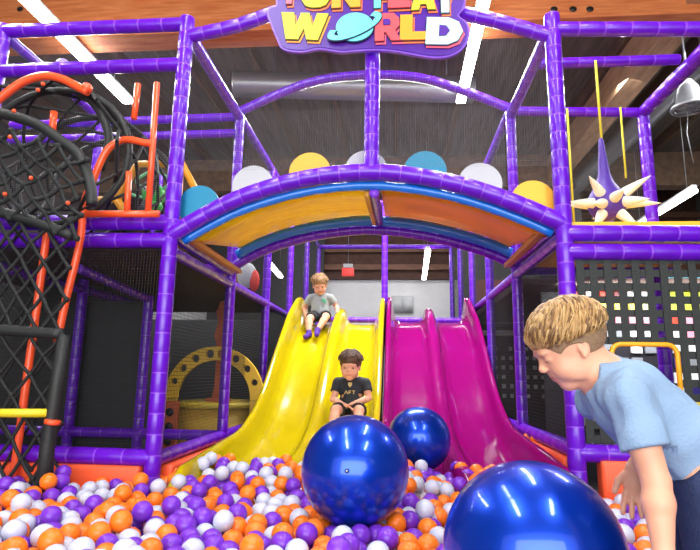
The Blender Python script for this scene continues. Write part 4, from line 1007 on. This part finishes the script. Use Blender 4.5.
for it in range(26):
    kd = KDTree(len(P))
    for i, p in enumerate(P): kd.insert(p, i)
    kd.balance(); D = np.zeros_like(P)
    for i in range(len(P)):
        for co, j, d in kd.find_range(P[i], 2*RB):
            if j <= i or d < 1e-6: continue
            v_ = (P[i]-P[j])/d*(2*RB-d)*.48; D[i] += v_; D[j] -= v_
    P = P+D
    if it < 16: P[:, 2] -= .0012
    for c, r in BIG:
        v_ = P-c; d = np.linalg.norm(v_, axis=1); m_ = d < r+RB+.001; P[m_] = c+v_[m_]/d[m_, None]*(r+RB+.001)
    for a, b, r in caps:
        a, b = np.array(a), np.array(b); ab = b-a; t = np.clip((P-a)@ab/(ab@ab), 0, 1); q_ = a+t[:, None]*ab; v_ = P-q_; d = np.linalg.norm(v_, axis=1)+1e-9; m_ = d < r+RB; P[m_] = q_[m_]+v_[m_]/d[m_, None]*(r+RB)
    # the foam bumpers stop the balls left and right of the slides
    m_ = ((P[:, 0] < -1.38) & (P[:, 1] > 2.90) & (P[:, 1] < 3.3)); P[m_, 1] = 2.90
    m_ = ((P[:, 0] > 1.02) & (P[:, 1] > 2.90) & (P[:, 1] < 3.3)); P[m_, 1] = 2.90
    P[:, 2] = np.maximum(P[:, 2], bzv+RB)
# a few stray balls on the slide edge and rail
stray = [(atY(212, 441, 3.99), 2), (atY(288, 471, 3.35), 1), (atY(529, 438, 3.95), 0), (atY(537, 440, 3.78), 0)]
cols = rng.choice(3, len(P), p=[.38, .33, .29])
cam_c = (P-CC) @ CR.T; px = 350+F*cam_c[:, 0]/cam_c[:, 2]; py = 275+F*cam_c[:, 1]/cam_c[:, 2]
vis = (px > -5) & (px < 705) & (py < 556) & (py > 420) & (cam_c[:, 2] > 0)
kd = KDTree(len(P))
for i, p in enumerate(P): kd.insert(p, i)
kd.balance()
def covered(i):
    # enough neighbours sitting higher and nearer the eye
    to = CC-P[i]; to = to/np.linalg.norm(to); n = 0
    for k_ in (.05, .09):
        q_ = P[i]+to*k_
        for co, j, d in kd.find_range(q_, RB*.75):
            if j != i: n += 1
    for c, r in BIG:
        b_ = (c-P[i])@to
        if b_ > 0 and np.linalg.norm(P[i]+to*b_-c) < r*.97: n += 9
    return n >= 2
order = [i for i in np.argsort(np.linalg.norm(P-CC, axis=1)) if vis[i] and not covered(i)][:290]
names = ['orange', 'purple', 'white']; BM = [BO, BP, BW]; proto = []
for k in range(3):
    bm = bmesh.new(); bmesh.ops.create_icosphere(bm, subdivisions=3, radius=RB); me = bpy.data.meshes.new('pit_ball'); bm.to_mesh(me); bm.free()
    me.polygons.foreach_set('use_smooth', [True]*len(me.polygons)); me.materials.append(BM[k]); proto.append(me)
for i in order:
    k = int(cols[i]); o = bpy.data.objects.new('pit_ball', proto[k]); COL.objects.link(o); o.location = P[i]
    tag(o, f'small {names[k]} plastic ball lying loose among the nearer balls of the pit', 'ball', f'nearer {names[k]} pit balls')
for (p, k), lab in zip(stray, ('pale ball resting on the rail left of the yellow slide', 'purple ball highest on the yellow slide foot', 'orange ball farther back beside the magenta slide edge', 'orange ball nearer the front post beside the magenta slide')):
    o = bpy.data.objects.new('pit_ball', proto[k]); COL.objects.link(o); o.location = p; tag(o, lab, 'ball')
rest = sorted(set(range(len(P)))-set(order))
bm = bmesh.new(); bmesh.ops.create_icosphere(bm, subdivisions=2, radius=RB); vs = np.array([v.co[:] for v in bm.verts]); fs = np.array([[v.index for v in f.verts] for f in bm.faces]); bm.free()
AV = np.concatenate([vs+P[i] for i in rest]); AF = np.concatenate([fs+n*len(vs) for n, i in enumerate(rest)])
me = bpy.data.meshes.new('pit_balls'); me.from_pydata(AV.tolist(), [], AF.tolist()); me.update()
o = obj('pit_balls', me, BM); me.polygons.foreach_set('material_index', np.repeat(cols[rest], len(fs)).astype(np.int32))
tag(o, 'mass of small orange, purple and white balls filling the back and depth of the pit', 'balls', kind='stuff')
print('balls', len(P), 'single', len(order))

# ------------------------------------------------------------------ light
W = bpy.data.worlds.new('World'); S.world = W; W.use_nodes = True
W.node_tree.nodes['Background'].inputs[0].default_value = (1, 1, 1, 1); W.node_tree.nodes['Background'].inputs[1].default_value = .9
def area(name, loc, size, size_y, power, target, col=(1, 1, 1)):
    l = bpy.data.lights.new(name, 'AREA'); l.shape = 'RECTANGLE'; l.size = size; l.size_y = size_y; l.energy = power; l.color = col
    o = bpy.data.objects.new(name, l); COL.objects.link(o); o.location = loc
    o.rotation_euler = (V(target)-V(loc)).to_track_quat('-Z', 'Y').to_euler(); return o
area('shopfront_daylight', (0, -3.6, 2.0), 6, 3.0, 260, (0, 4, 1.4), (1, .98, .95))
area('tube_lamp_glow', (-1.2, .2, 4.33), .3, 1.8, 50, (-1.2, .8, 0)); area('tube_lamp_glow', (1.6, .2, 4.33), .3, 1.8, 50, (1.6, .8, 0)); area('tube_lamp_glow', (-1.2, 2.2, 4.33), .3, 1.8, 14, (-1.2, 2.6, 0))
area('back_fill', (-.2, 9.4, 4.2), 2.5, .4, 85, (-.2, 10.6, 0)); area('back_fill', (-.3, 5.6, 4.0), 1.7, .4, 120, (-.3, 5.3, 0))  # fill over the slides added to brighten them; no lamp hangs there
area('side_light', (-3.2, 3.8, 3.95), .2, 3.6, 60, (-3.2, 3.8, 0)); area('side_light', (.75, 4.0, 3.97), .2, 3.6, 50, (.75, 4.0, 0))
area('board_fill', (1.9, 4.3, 1.62), 1.2, .06, 14, (1.95, 4.8, 1.0))  # added fill that brightens the tiles; no lamp stands behind the straps
area('side_light', (3.0, 5.0, 4.0), .3, 2.5, 90, (2.6, 6.0, 0)); area('side_light', (-4.2, 5.0, 4.0), .3, 2.5, 70, (-3, 6, 0))  # right-hand fill added only to brighten what lies behind the straps
S.view_settings.view_transform = 'Standard'; S.view_settings.look = 'None'; S.view_settings.gamma = 1; S.view_settings.exposure = .38
try: S.view_settings.use_curve_mapping = False
except Exception: pass
S.cycles.max_bounces = 6; S.cycles.use_denoising = True
